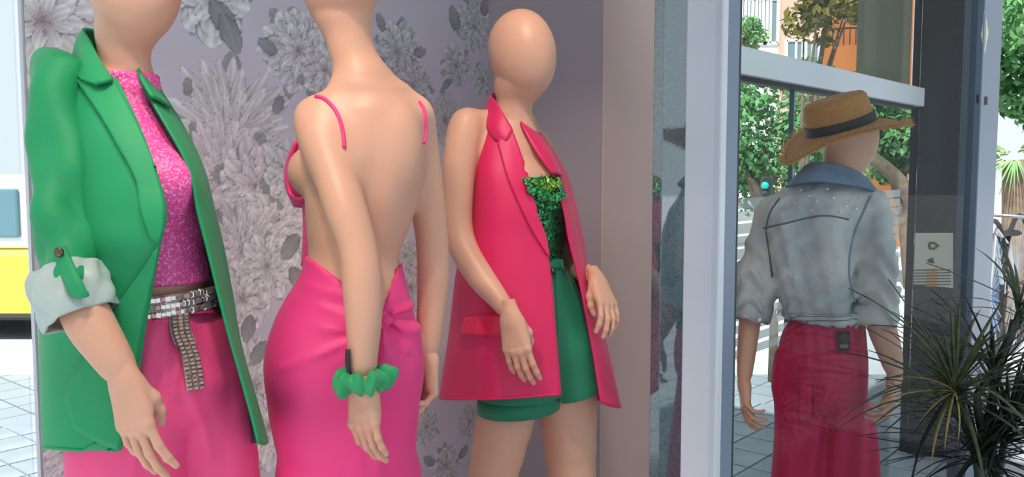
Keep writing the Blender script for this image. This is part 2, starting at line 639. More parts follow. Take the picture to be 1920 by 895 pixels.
class Field:
    def __init__(self, lo, hi, h):
        self.lo = np.array(lo, float)
        self.h = h
        self.ax = [np.arange(l, g + h, h) for l, g in zip(lo, hi)]
        self.F = np.full([len(a) for a in self.ax], 10.0, np.float32)

    def like(self):
        f = Field.__new__(Field)
        f.lo, f.h, f.ax = self.lo, self.h, self.ax
        f.F = np.full(self.F.shape, 10.0, np.float32)
        return f

    def copy(self):
        f = self.like()
        f.F = self.F.copy()
        return f

    def block(self, lo, hi, mar):
        sl, xs = [], []
        for a, l, g in zip(self.ax, lo, hi):
            i0, i1 = np.searchsorted(a, l - mar), np.searchsorted(a, g + mar)
            i0, i1 = max(0, i0), min(len(a), max(i1, i0 + 1))
            sl.append(slice(i0, i1))
            xs.append(a[i0:i1])
        X, Y, Z = np.meshgrid(*xs, indexing='ij', sparse=True)
        return tuple(sl), X, Y, Z

    def _put(self, sl, d, k):
        if 0 in self.F[sl].shape:
            return
        self.F[sl] = smin(self.F[sl], d.astype(np.float32), k)

    def cone(self, a, b, ra, rb, k=0.02, mar=0.05):
        a, b = np.array(a, float), np.array(b, float)
        r = max(ra, rb)
        sl, X, Y, Z = self.block(np.minimum(a, b) - r, np.maximum(a, b) + r, mar + k)
        ba = b - a
        t = np.clip(((X - a[0]) * ba[0] + (Y - a[1]) * ba[1] + (Z - a[2]) * ba[2]) / (ba @ ba + 1e-12), 0, 1)
        d = np.sqrt((X - a[0] - t * ba[0]) ** 2 + (Y - a[1] - t * ba[1]) ** 2 + (Z - a[2] - t * ba[2]) ** 2)
        self._put(sl, d - (ra + (rb - ra) * t), k)

    def chain(self, pts, k=0.015, n=None):
        """pts rows: x, y, z, r"""
        P = np.array(pts, float)
        if n:
            P = cr(P, n)
        for p, q in zip(P[:-1], P[1:]):
            self.cone(p[:3], q[:3], p[3], q[3], k)

    def ell(self, c, r, R=None, k=0.03, mar=0.05):
        c, r = np.array(c, float), np.array(r, float)
        m_ = r.max()
        sl, X, Y, Z = self.block(c - m_, c + m_, mar + k)
        D = [X - c[0], Y - c[1], Z - c[2]]
        if R is None:
            R = np.eye(3)
        q = [R[i][0] * D[0] + R[i][1] * D[1] + R[i][2] * D[2] for i in range(3)]
        k0 = np.sqrt(sum((q[i] / r[i]) ** 2 for i in range(3))) + 1e-9
        k1 = np.sqrt(sum((q[i] / r[i] ** 2) ** 2 for i in range(3))) + 1e-9
        self._put(sl, k0 * (k0 - 1) / k1, k)

    def loft(self, rows, k=0.03, p=2.2, mar=0.05):
        """rows of (z, cx, cy, rx, ry), any order: stacked rounded sections"""
        Rw = np.array(sorted(rows), float)
        Rw = cr(Rw[:, [0, 1, 2, 3, 4]], 120)
        z = Rw[:, 0]
        o = np.argsort(z)
        Rw, z = Rw[o], z[o]
        lo = [(Rw[:, 1] - Rw[:, 3]).min(), (Rw[:, 2] - Rw[:, 4]).min(), z.min()]
        hi = [(Rw[:, 1] + Rw[:, 3]).max(), (Rw[:, 2] + Rw[:, 4]).max(), z.max()]
        sl, X, Y, Z = self.block(lo, hi, mar + k)
        zz = Z.ravel()
        I = [np.interp(zz, z, Rw[:, i])[None, None, :] for i in range(1, 5)]
        cx, cy, rx, ry = I
        d = ((np.abs((X - cx) / rx) ** p + np.abs((Y - cy) / ry) ** p) ** (1 / p) - 1) * np.minimum(rx, ry)
        e = np.maximum(z.min() - Z, Z - z.max())
        d = np.maximum(d, e)
        self._put(sl, d, k)

    def mesh(self, name, m, parent, smooth_it=2):
        V, Q = surface_nets(self.F, self.lo, self.h)
        return mesh_np(name, V, Q, m, parent, smooth_it)

    def xyz(self):
        return np.meshgrid(*self.ax, indexing='ij', sparse=True)


def prow(py, L, R, Y, ry):
    """section row from a photo row: left and right outline pixels, depth, half depth"""
    a, b = W3(L, py, Y), W3(R, py, Y)
    return (a[2], (a[0] + b[0]) / 2, Y, (b[0] - a[0]) / 2, ry)


def ppt(px, py, Y, r):
    return (*W3(px, py, Y), r)


def frame_of(fwd, tilt=0.0, roll=0.0):
    """rows: lateral-left, forward, up"""
    f = np.array([fwd[0], fwd[1], 0.0])
    f /= np.linalg.norm(f)
    u = np.array([0, 0, 1.0])
    l = np.cross(u, f)
    c, s = math.cos(tilt), math.sin(tilt)       # tilt > 0: chin down
    f2, u2 = f * c - u * s, u * c + f * s
    c, s = math.cos(roll), math.sin(roll)
    l3, u3 = l * c + u2 * s, u2 * c - l * s
    return np.array([l3, f2, u3])


def add_head(F, c, fwd, tilt=0.0, s=1.0, roll=0.0):
    c = np.array(c, float)
    R = frame_of(fwd, tilt, roll)
    F.ell(c, np.array([.078, .099, .101]) * s, R, k=0.0)
    c2 = c + R[1] * 0.034 * s - R[2] * 0.058 * s
    F.ell(c2, np.array([.060, .066, .080]) * s, R, k=0.06)


def hand(parent, wrist, d, dorsal, right, curl=(25, 30, 20), splay=8, thumb=0.0, s=1.0, curls=None, name='hand'):
    """sculpted hand; d points to the fingers, dorsal is the outward side of the back of the hand"""
    h = 0.0021
    F = Field((-0.045, -0.062, -0.105), (0.215, 0.085, 0.05), h)
    F.chain([(-0.04, 0, 0, .019), (-0.01, 0, 0, .0215), (0.012, 0, 0, .0225)], 0.01)
    base = [(.084, .0285), (.089, .0095), (.085, -.0095), (.076, -.0275)]
    lens = [(.040, .026, .021), (.044, .029, .022), (.041, .027, .021), (.032, .021, .018)]
    rad = [.0086, .0088, .0084, .0074]
    for i, (bx, by) in enumerate(base):
        F.cone((0.008, by * 0.45, 0.0), (bx, by, 0.001), .0165, .0105, 0.014)
    F.cone((0.02, 0.014, -0.006), (0.06, 0.024, -0.008), .015, .011, 0.014)
    F.cone((0.02, -0.014, -0.006), (0.062, -0.022, -0.007), .014, .010, 0.014)
    for i, (bx, by) in enumerate(base):
        p = np.array([bx, by, 0.001])
        cu = curls[i] if curls else curl
        a = 0.0
        sp = math.radians(splay) * (1.5 - i) / 1.5
        r = rad[i]
        for j in range(3):
            a += math.radians(cu[j])
            q = p + lens[i][j] * np.array([math.cos(a) * math.cos(sp), math.cos(a) * math.sin(sp), -math.sin(a)])
            r2 = r * (0.93 if j < 2 else 0.82)
            F.cone(p, q, r, r2, 0.004 if j else 0.007)
            p, r = q, r2
    o_ = np.array([[.018, .020, -.008], [.050, .043, -.018], [.079, .051, -.027], [.103, .050, -.034]])
    c_ = np.array([[.018, .016, -.010], [.045, .026, -.027], [.068, .021, -.040], [.088, .010, -.045]])
    tb = list(o_ * (1 - thumb) + c_ * thumb)
    for a_, b_, ra, rb in zip(tb[:-1], tb[1:], (.014, .0112, .0092), (.0112, .0092, .0072)):
        F.cone(a_, b_, ra, rb, 0.008)
    V, Q = surface_nets(F.F, F.lo, h)
    V[:, 2] *= np.where(V[:, 0] < 0.08, 0.92, 1.0)
    if not right:
        V[:, 1] *= -1
        Q = Q[:, ::-1]
    # a right hand with fingers along +x and its back along +z carries its thumb on +y
    X = np.array(d, float)
    X /= np.linalg.norm(X)
    Z = np.array(dorsal, float)
    Z -= (Z @ X) * X
    Z /= np.linalg.norm(Z)
    Yv = np.cross(Z, X)
    V = V * s
    V = np.array(wrist) + V[:, :1] * X + V[:, 1:2] * Yv + V[:, 2:3] * Z
    return mesh_np(name, V, Q, M['skin'], parent, 1)
# ================================================================== THE SETTING
W_FRONT, W_BACKG, W_BACK = 0.72, 1.33, 2.08
U_SIDE = 2.31


def struct(o, label=None):
    o['kind'] = 'structure'
    if label:
        o['label'] = label
    return o


# ---- pavement and road
PX_ = Bag()
PX_.box((0, 20, -0.06), 90, 90, 0.1)
fmat = mat('pavement_ground', rgb(150, 158, 166), 0.85)
nt = fmat.node_tree
tc = nt.nodes.new('ShaderNodeTexCoord')
mp = nt.nodes.new('ShaderNodeMapping')
mp.inputs['Rotation'].default_value = (0, 0, -math.atan2(UH[1], UH[0]))
bk_ = nt.nodes.new('ShaderNodeTexBrick')
bk_.offset = 0.0
for k_, v_ in (('Color1', (*rgb(146, 154, 162), 1)), ('Color2', (*rgb(158, 165, 172), 1)), ('Mortar', (*rgb(96, 102, 108), 1)), ('Scale', 1.0),
               ('Mortar Size', 0.006), ('Brick Width', 0.24), ('Row Height', 0.24)):
    bk_.inputs[k_].default_value = v_
nt.links.new(tc.outputs['Object'], mp.inputs['Vector'])
nt.links.new(mp.outputs['Vector'], bk_.inputs['Vector'])
nt.links.new(bk_.outputs['Color'], nt.nodes['Principled BSDF'].inputs['Base Color'])
struct(PX_.build('floor', fmat), 'street pavement in front of the shop and under the display')
pav = bpy.data.objects['floor']


def tile_mesh(sz):
    b = Bag()
    b.box((0, 0, 0), sz, sz, 0.02)
    me = bpy.data.meshes.new('paving_tile')
    me.from_pydata(b.v, [], b.f)
    me.materials.append(M['pave'])
    return me


TS = 0.24
tm = tile_mesh(TS - 0.012)
ntile = 0


def tile_field(px0, px1, py0, py1, lim):
    """lay the tiles that this stretch of pavement shows"""
    global ntile
    todo = set()
    for px in np.arange(px0, px1 + 1, 6):
        for py in np.arange(py0, py1 + 1, 2):
            dz = (447.5 - py) / FPX
            den = -SP + dz * CP
            t = -EYE / den
            x, y = (px - 960) / FPX * t, (CP + dz * SP) * t
            u, w = x * UH[0] + y * UH[1], x * WH[0] + y * WH[1]
            todo.add((int(math.floor(u / TS)), int(math.floor(w / TS))))
    for (i, j) in sorted(todo)[:lim]:
        if (i, j) in DONE:
            continue
        DONE.add((i, j))
        o = bpy.data.objects.new('paving_tile', tm)
        COL.objects.link(o)
        p = S((i + .5) * TS, (j + .5) * TS, -0.008 + random.uniform(-.0015, .0015))
        o.location = p
        o.rotation_euler = (random.uniform(-.004, .004), random.uniform(-.004, .004), math.atan2(UH[1], UH[0]))
        o.parent = pav
        ntile += 1


DONE = set()
tile_field(1375, 1470, 770, 895, 400)
tile_field(1650, 1850, 790, 895, 400)
tile_field(0, 85, 815, 895, 400)

rb = Bag()
rb.box((0, 29.2, -0.004), 90, 45.6, 0.01)
struct(rb.build('road', M['road']), 'sunlit road beyond the pavement')

# ---- display platform, ceiling, walls
b = Bag()
b.sbox(-1.0, U_SIDE, W_FRONT + 0.03, W_BACK, 0.0, 0.2)
struct(b.build('platform', M['white'], bevel=0.004), 'raised white display platform under the three mannequins')
b = Bag()
b.sbox(-1.6, 2.72, -0.9, 2.2, 2.75, 2.9)  # runs out past the glass as an added, unseen canopy against the sun
b.sbox(2.72, 4.9, 0.45, 1.5, 2.75, 2.9)
struct(b.build('ceiling', M['white']), 'ceiling slab over the window display with an added overhang shading it')
b = Bag()
b.sbox(U_SIDE, U_SIDE + 0.42, 1.60, 2.2, 0.0, 2.75)
struct(b.build('wall_right', [M['wallgrey']]), 'plain grey side wall of the display')
b = Bag()
b.sbox(U_SIDE + 0.0005, U_SIDE + 0.30, 1.597, 1.5999, 0.0, 2.75)
struct(b.build('trim_1', M['taupe']), 'taupe end face of the side wall')


# ---- printed floral wallpaper: colours computed petal by petal and stored on a fine wall grid
def wall_uz(px, py):
    dx = (px - 960.0) / FPX
    dz = (447.5 - py) / FPX
    d = np.array([dx, CP + dz * SP, -SP + dz * CP])
    t = W_BACK / (d[0] * WH[0] + d[1] * WH[1])
    p = d * t
    return p[0] * UH[0] + p[1] * UH[1], EYE + p[2]


U_L = u_on_w(63, W_BACK)
ga = 0.0042
us = np.arange(U_L, U_SIDE + ga, ga)
zs = np.arange(0.35, 2.15 + ga, ga)
GU, GZ = np.meshgrid(us, zs, indexing='ij')
base = np.array([216, 209, 224.]) / 255
IMG = np.ones(GU.shape + (3,)) * base
nz = np.zeros(GU.shape)
for k in range(9):
    a, b_ = RNG.uniform(-1, 1, 2) * (3 + 4 * k)
    nz += np.sin(GU * a + GZ * b_ + RNG.uniform(0, 6)) / (1 + k)
IMG *= (1 + 0.03 * nz)[:, :, None]
fine = sum(np.sin(GU * RNG.uniform(-220, 220) + GZ * RNG.uniform(-220, 220) + RNG.uniform(0, 6)) for _ in range(14)) / 14


def paint(cu, cz, ang, ln, wd, c_base, c_tip, edge=0.7, alpha=1.0, point=0.5):
    """one petal or leaf: a rounded lobe from (cu, cz) along ang"""
    x0, x1, z0, z1 = cu - ln * 1.1, cu + ln * 1.1, cz - ln * 1.1, cz + ln * 1.1
    i0, i1 = np.searchsorted(us, x0), np.searchsorted(us, x1)
    j0, j1 = np.searchsorted(zs, z0), np.searchsorted(zs, z1)
    if i1 <= i0 or j1 <= j0:
        return
    X, Z = GU[i0:i1, j0:j1] - cu, GZ[i0:i1, j0:j1] - cz
    t = (X * math.cos(ang) + Z * math.sin(ang)) / ln
    s = (-X * math.sin(ang) + Z * math.cos(ang)) / wd
    prof = np.clip(np.sin(np.pi * np.clip(t, 0, 1) ** (0.75 + point)), 0, 1) ** 0.6
    r = np.abs(s) / (prof + 1e-6)
    m_ = (t > 0) & (t < 1) & (r < 1)
    f = fine[i0:i1, j0:j1]
    mixv = np.clip(t + 0.18 * f, 0, 1)[..., None]
    col = np.array(c_base) * (1 - mixv) + np.array(c_tip) * mixv
    col = col * (1 + 0.06 * np.sin(s * 9 + t * 3))[..., None]
    e = np.clip((r - 0.78) / 0.22, 0, 1)[..., None]
    col = col * (1 - (1 - edge) * e)
    al = (alpha * m_)[..., None]
    IMG[i0:i1, j0:j1] = IMG[i0:i1, j0:j1] * (1 - al) + col * al


def G(v, warm=0.0):
    return np.array([v + 7 * warm, v - 4 * warm, v + 4 - 2 * warm]) / 255.


def leaf(px, py, ang, ln, dark=100):
    u, z = wall_uz(px, py)
    paint(u, z, ang, ln, ln * 0.28, G(dark), G(dark + 32), 0.75, 0.9, 0.15)
    for s_ in (-1, 1):
        paint(u, z, ang + .12 * s_, ln * .9, ln * 0.10, G(dark + 26), G(dark + 44), 0.9, 0.5, 0.2)


def flower(px, py, R, kind, warm=1.0, lo=118, hi=196, leaves=4):
    u, z = wall_uz(px, py)
    for _ in range(leaves):
        a = RNG.uniform(0, 6.28)
        paint(u + math.cos(a) * R * .6, z + math.sin(a) * R * .6, a, R * RNG.uniform(.5, .75), R * .2, G(142), G(166), .8, .85, .15)
    rings = {'dahlia': (7, 20, .26), 'peony': (5, 11, .62), 'rose': (4, 8, .8)}[kind]
    nr, npet, wfac = rings
    for k in range(nr):
        f = 1 - k / nr * 0.85
        n = int(npet * (0.55 + 0.45 * f)) + 1
        a0 = RNG.uniform(0, 6.28)
        for j in range(n):
            a = a0 + 6.283 * j / n + RNG.uniform(-.12, .12)
            ln = R * f * RNG.uniform(.86, 1.12)
            tip = hi + RNG.uniform(-14, 12)
            bs = lo + 25 * (1 - f) + RNG.uniform(-10, 10)
            off = R * f * .12
            paint(u + math.cos(a) * off, z + math.sin(a) * off, a, ln, ln * wfac * .5, G(bs, warm), G(tip, warm * .8),
                  0.62 if kind != 'dahlia' else 0.72, 1.0, 0.75 if kind != 'dahlia' else 0.35)
    for _ in range(10):
        a = RNG.uniform(0, 6.28)
        paint(u, z, a, R * .17, R * .06, G(lo - 18, warm * 2), G(hi - 30, warm * 2), .7)


FL = [(80, 40, .17, 'peony', .6), (395, -5, .10, 'rose', .3), (560, 95, .105, 'peony', .4), (610, 130, .08, 'rose', .5),
      (745, 95, .085, 'rose', .1), (775, 160, .07, 'peony', .1), (890, 50, .075, 'peony', .0), (855, 125, .062, 'rose', .0),
      (905, 150, .05, 'rose', .0), (835, 225, .085, 'dahlia', .1), (430, 260, .17, 'dahlia', .8), (420, 330, .13, 'dahlia', 1.4),
      (480, 350, .11, 'peony', 1.0), (520, 420, .12, 'peony', .6), (460, 470, .12, 'dahlia', .9), (545, 330, .08, 'rose', .4),
      (455, 560, .085, 'rose', .6), (500, 500, .08, 'peony', .4), (440, 620, .06, 'rose', .2), (480, 720, .12, 'dahlia', .5),
      (505, 800, .10, 'peony', .6), (770, 540, .07, 'rose', .2), (760, 480, .05, 'peony', .2), (850, 350, .06, 'rose', .0),
      (835, 875, .06, 'rose', .0), (800, 800, .05, 'peony', .1), (880, 790, .05, 'peony', .1), (600, 250, .07, 'peony', .3),
      (130, 600, .12, 'peony', .4), (130, 850, .12, 'dahlia', .4), (700, 330, .08, 'rose', .3)]
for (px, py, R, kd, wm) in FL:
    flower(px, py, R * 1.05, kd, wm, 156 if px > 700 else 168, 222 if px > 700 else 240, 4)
for (px, py, a, ln) in [(395, 0, -.9, .12), (415, 25, -1.1, .11), (520, 100, 2.7, .07), (720, 60, 2.0, .06), (775, 100, .2, .06),
                        (858, 60, 1.9, .09), (905, 30, 1.2, .08), (845, 150, 3.8, .05), (560, 440, 4.0, .09), (470, 590, 4.5, .08),
                        (500, 640, 4.0, .08), (545, 500, 5.2, .08), (760, 560, 4.4, .06), (815, 870, 2.6, .06), (860, 860, .6, .06),
                        (880, 240, 5.0, .06), (530, 180, 4.2, .06), (350, 180, 1.4, .05)]:
    leaf(px, py, a, ln, 132)
IMG = np.clip(IMG, 0, 1)
NU, NZ = GU.shape
V = np.stack([UH[0] * GU + WH[0] * W_BACK, UH[1] * GU + WH[1] * W_BACK, GZ], -1).reshape(-1, 3)
ii, jj = np.meshgrid(np.arange(NU - 1), np.arange(NZ - 1), indexing='ij')
a = (ii * NZ + jj).ravel()
Qw = np.stack([a, a + NZ, a + NZ + 1, a + 1], 1)
wm_ = bpy.data.materials.new('floral_wallpaper')
wm_.use_nodes = True
nt = wm_.node_tree
at = nt.nodes.new('ShaderNodeAttribute')
at.attribute_name = 'print'
nt.links.new(at.outputs['Color'], nt.nodes['Principled BSDF'].inputs['Base Color'])
nt.nodes['Principled BSDF'].inputs['Roughness'].default_value = 0.7
wall = mesh_np('wall_back', V, Qw, wm_, None, 0)
ca = wall.data.color_attributes.new('print', 'FLOAT_COLOR', 'POINT')
cc = np.ones((NU * NZ, 4), np.float32)
cc[:, :3] = lin(IMG.reshape(-1, 3))
ca.data.foreach_set('color', cc.ravel())
struct(wall, 'lilac grey wallpaper printed with large blossoms behind the mannequins')
b = Bag()
b.sbox(U_L, U_SIDE + .1, W_BACK + 0.002, W_BACK + 0.016, 0.0, 2.75)
o = b.build('wall_back_core', M['wallgrey'])
o.name = 'wall_rear'
struct(o, 'solid rear partition carrying the wallpaper')

# ---- left opening beside the wallpaper: a glass pane with its bright edge
b = Bag()
b.sbox(-1.2, U_L - 0.012, W_BACK + 0.02, W_BACK + 0.03, 0.0, 2.75)
wl = struct(b.build('window_1', M['glass_g']), 'tall glass pane left of the wallpaper, street behind it')
b = Bag()
b.sbox(U_L - 0.005, U_L, W_BACK + 0.002, W_BACK + 0.02, 0.0, 2.75)
o = b.build('window_frame', M['alu'], wl)

# ---- front glazing with its posts
uc = u_on_w(1345, W_FRONT)
u1 = u_on_w(1385, W_FRONT)
b = Bag()
b.sbox(-1.2, uc, W_FRONT, W_FRONT + 0.01, 0.0, 2.75)
w2 = struct(b.build('window_2', M['glass']), 'large front window pane of the display')
b = Bag()
b.sbox(uc, uc + 0.02, W_FRONT - 0.004, W_FRONT + 0.066, 0.0, 2.75)
post = struct(b.build('trim_2', M['alu'], bevel=0.002), 'aluminium mullion post between the two shop windows')
b = Bag()
b.sbox(uc + 0.02, u1 - 0.014, W_FRONT - 0.002, W_FRONT + 0.06, 0.0, 2.75)
b.build('mullion_face', M['alu_b'], post, bevel=0.002)
b = Bag()
b.sbox(u1 - 0.014, u1, W_FRONT + 0.002, W_FRONT + 0.055, 0.0, 2.75)
b.build('gasket', M['gasket'], post)
ur0, ur1 = u_on_w(1829, W_FRONT), u_on_w(1866, W_FRONT)
b = Bag()
b.sbox(u1, ur0, W_FRONT + 0.02, W_FRONT + 0.03, 0.0, 2.75)
w3 = struct(b.build('window_3', M['glass_g']), 'front window pane before the denim jacket mannequin')
b = Bag()
b.sbox(ur0, ur1 - 0.03, W_FRONT, W_FRONT + 0.06, 0.0, 2.75)
rp = struct(b.build('trim_3', M['alu_b'], bevel=0.003), 'blue grey aluminium end post beside the street trees')
# worn patch and a screw plate on the end post
pb = bvh_of(rp)
b = Bag()
for (px, py, w_, h_) in [(1847, 62, 7, 20)]:
    pass
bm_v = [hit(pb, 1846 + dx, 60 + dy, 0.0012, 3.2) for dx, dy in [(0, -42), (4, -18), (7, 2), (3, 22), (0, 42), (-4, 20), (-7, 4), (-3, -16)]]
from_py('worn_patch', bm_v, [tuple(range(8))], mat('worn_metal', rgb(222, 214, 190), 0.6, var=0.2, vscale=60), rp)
v4 = [hit(pb, 1841 + dx, 187 + dy, 0.003, 3.2) for dx, dy in [(-8, -9), (8, -5), (7, 10), (-8, 7)]]
o = from_py('screw_plate', v4, [(0, 1, 2, 3)], M['gasket'], rp)
solidify(o, 0.004)

# ---- polished stone strip between wall end and mullion
W_STRIP = 1.23
us0, us1 = u_on_w(1240, W_STRIP), u_on_w(1360, W_STRIP)
b = Bag()
b.sbox(us0, us1, W_STRIP, W_STRIP + 0.03, 0.0, 2.75)
struct(b.build('trim_4', M['granite_s'], bevel=0.002), 'polished grey stone strip beside the mullion')

# ---- rear glazing behind the denim mannequin: aluminium header, frosted band
ub0, ub1 = u_on_w(1362, W_BACKG), u_on_w(1712, W_BACKG)
b = Bag()
b.sbox(ub0, u_on_w(1690, W_BACKG), W_BACKG + 0.02, W_BACKG + 0.03, 0.0, 2.75)
w4 = struct(b.build('window_4', M['glass_g']), 'rear glass with header rail behind the denim jacket mannequin')


def z_on(px, py, w):
    dx = (px - 960.0) / FPX
    dz = (447.5 - py) / FPX
    d = np.array([dx, CP + dz * SP, -SP + dz * CP])
    t = w / (d[0] * WH[0] + d[1] * WH[1])
    return EYE + d[2] * t


zt, zb = z_on(1550, 127, W_BACKG), z_on(1550, 170, W_BACKG)
b = Bag()
b.sbox(ub0, ub1, W_BACKG - 0.03, W_BACKG + 0.05, zb, zt)
b.build('header_rail', M['header'], w4, bevel=0.003)
b = Bag()
b.sbox(ub0, ub1 - 0.05, W_BACKG + 0.0, W_BACKG + 0.04, zb - 0.016, zb)
b.build('header_gasket', M['gasket'], w4)
uj = u_on_w(1491, W_BACKG)
b = Bag()
b.sbox(uj - 0.004, uj + 0.004, W_BACKG + 0.016, W_BACKG + 0.034, 0, zb)
b.build('glass_joint', M['alu_b'], w4)
z0s, z1s = z_on(1550, 372, W_BACKG), z_on(1550, 610, W_BACKG)
ns = 13
for k in range(ns):
    zc = z0s + (z1s - z0s) * k / (ns - 1)
    hh = abs(z1s - z0s) / (ns - 1) * (0.8 if k < 5 else 0.62)
    b = Bag()
    b.sbox(ub0, u_on_w(1690, W_BACKG), W_BACKG + 0.012, W_BACKG + 0.019, zc - hh / 2, zc + hh / 2)
    b.build('frosted_stripe', M['film'], w4)
fm = M['film'].node_tree
fm_b = fm.nodes['Principled BSDF']
fm_b.inputs['Alpha'].default_value = 0.55

# ---- granite column with a taped notice
cA, cB = W3(1700, 855, 4.56), W3(1832, 862, 4.42)
cA[2] = cB[2] = 0
dv = (cB - cA) / np.linalg.norm(cB - cA)
nv = np.array([-dv[1], dv[0], 0])
wd = np.linalg.norm(cB - cA)
b = Bag()
b.box((cA + cB) / 2 + nv * 0.2 + np.array([0, 0, 1.5]), wd, 0.4, 3.0, dv, nv)
colm = tag(b.build('granite_column', M['granite'], bevel=0.006), 'dark granite column with a paper notice, behind the plant', 'column')
b = Bag()
b.box(cA - dv * 0.02 + nv * 0.08 + np.array([0, 0, 1.5]), 0.035, 0.10, 3.0, dv, nv)
b.build('edge_profile', M['gasket'], colm)
cb = bvh_of(colm)


def sheet(name, pts, off, t, m, parent, bv, Yg):
    v = [hit(bv, x, y, off, Yg) for x, y in pts]
    o = from_py(name, v, [tuple(range(len(v)))], m, parent)
    if t:
        solidify(o, t)
    return o


note = sheet('paper_notice', [(1710, 440), (1787, 437), (1787, 540), (1709, 539)], 0.003, 0.002, M['paper'], None, cb, 4.45)
tag(note, 'pale paper notice with flower drawing taped on the granite column', 'notice')
for k in range(9):
    a0 = k * 2 * math.pi / 9
    pts = [(1749 + math.cos(a0) * 3, 461 + math.sin(a0) * 3), (1749 + math.cos(a0 + .4) * 9, 461 + math.sin(a0 + .4) * 7),
           (1749 + math.cos(a0) * (14 if k % 3 == 0 else 10), 461 + math.sin(a0) * (9 if k % 3 == 0 else 8)),
           (1749 + math.cos(a0 - .4) * 9, 461 + math.sin(a0 - .4) * 7)]
    sheet('printed_petal', pts, 0.0045, 0, M['ink'], note, cb, 4.45)
sheet('printed_mark', [(1738, 488), (1749, 482), (1752, 494), (1742, 493)], 0.0045, 0, M['ink'], note, cb, 4.45)
sheet('printed_block', [(1738, 505), (1757, 504), (1757, 537), (1737, 537)], 0.0045, 0, M['ink_o'], note, cb, 4.45)
for k in range(6):
    y = 506 + k * 5.5
    sheet('printed_line', [(1714, y), (1783, y - 1), (1783, y + .8), (1714, y + 1.8)], 0.005, 0, M['ink'], note, cb, 4.45)

# ---- downlights in the display ceiling
def downlight(u, w, energy, col, target, size=55, label=''):
    p = S(u, w, 2.75)
    e = empty('downlight', p, False)
    tag(e, label, 'ceiling light', 'display downlights')
    rim = [(math.cos(t) * r, math.sin(t) * r, z) for (r, z) in ((.05, -.002), (.055, -.02), (.042, -.024), (.040, -.006))
           for t in np.linspace(0, 2 * math.pi, 20, endpoint=False)]
    from_py('rim', rim, grid_faces(4, 20, True), M['lampm'], e, True)
    l = bpy.data.lights.new('downlight_lamp', 'SPOT')
    l.energy = energy
    l.color = col
    l.spot_size = math.radians(size)
    l.spot_blend = 0.8
    l.shadow_soft_size = 0.05
    lo = bpy.data.objects.new('downlight_lamp', l)
    COL.objects.link(lo)
    lo.parent = e
    lo.location = (0, 0, -0.03)
    d = Vector(target) - (Vector(p) + Vector((0, 0, -0.03)))
    lo.rotation_euler = d.to_track_quat('-Z', 'Y').to_euler()


WARM = (1.0, 0.84, 0.68)
downlight(0.20, 1.00, 46, WARM, (-0.62, 1.65, 1.3), 60, 'round ceiling downlight over the green blazer mannequin')
downlight(0.55, 1.10, 62, WARM, (-0.33, 1.78, 1.4), 55, 'round ceiling downlight over the open back dress mannequin')
downlight(1.25, 1.10, 66, WARM, (0.0, 2.35, 1.4), 55, 'round ceiling downlight over the sleeveless blazer mannequin')
# ================================================================== THE STREET
def leaf_cloud(name, c, r, n, size, m, parent, seed, lobes=14):
    rg = np.random.RandomState(seed)
    c, r = np.array(c, float), np.array(r, float)
    L = rg.normal(0, 1, (lobes, 3))
    L /= np.linalg.norm(L, axis=1)[:, None]
    L = L * rg.uniform(.3, .85, (lobes, 1))
    lr = rg.uniform(.25, .45, lobes)
    k = rg.randint(0, lobes, n)
    d = rg.normal(0, 1, (n, 3))
    d /= np.linalg.norm(d, axis=1)[:, None]
    p = (L[k] + d * lr[k][:, None] * rg.uniform(.5, 1.05, (n, 1))) * r + c
    nrm = d + rg.normal(0, .6, (n, 3)) + np.array([0, 0, .5])
    nrm /= np.linalg.norm(nrm, axis=1)[:, None]
    a = np.cross(nrm, rg.normal(0, 1, (n, 3)))
    a /= np.linalg.norm(a, axis=1)[:, None]
    b_ = np.cross(nrm, a)
    s = size * rg.uniform(.6, 1.3, (n, 1))
    V = np.stack([p - a * s, p + b_ * s * .5 + nrm * s * .12, p + a * s, p - b_ * s * .5 + nrm * s * .12], 1).reshape(-1, 3)
    Q = np.arange(n * 4).reshape(-1, 4)
    return mesh_np(name, V, Q, m, parent, 0)


def tree(label, base, th, cr_c, cr_r, n, size, m, seed, tr=.16, lean=(0, 0), group='street trees'):
    root = empty('street_tree', base)
    tag(root, label, 'tree', group)
    base = np.array(base, float)
    top = np.array([cr_c[0], cr_c[1], cr_c[2]])
    pts = [base, base * .6 + top * .4 + np.array([lean[0], lean[1], 0]), top]
    tube('trunk', pts, [tr, tr * .75, tr * .4], M['bark'], root, 10, samples=10)
    rg = np.random.RandomState(seed)
    for k in range(4):
        e = top + rg.uniform(-.7, .7, 3) * np.array(cr_r)
        tube('branch', [pts[1], (pts[1] + e) / 2 + (0, 0, .2), e], [tr * .45, tr * .3, tr * .12], M['bark'], root, 7, samples=8)
    leaf_cloud('crown', cr_c, cr_r, n, size, m, root, seed)
    return root


def at(px, py, Y):
    return W3(px, py, Y)


def gx(px, Y):
    p = W3(px, 400, Y)
    return (p[0], Y, 0.0)


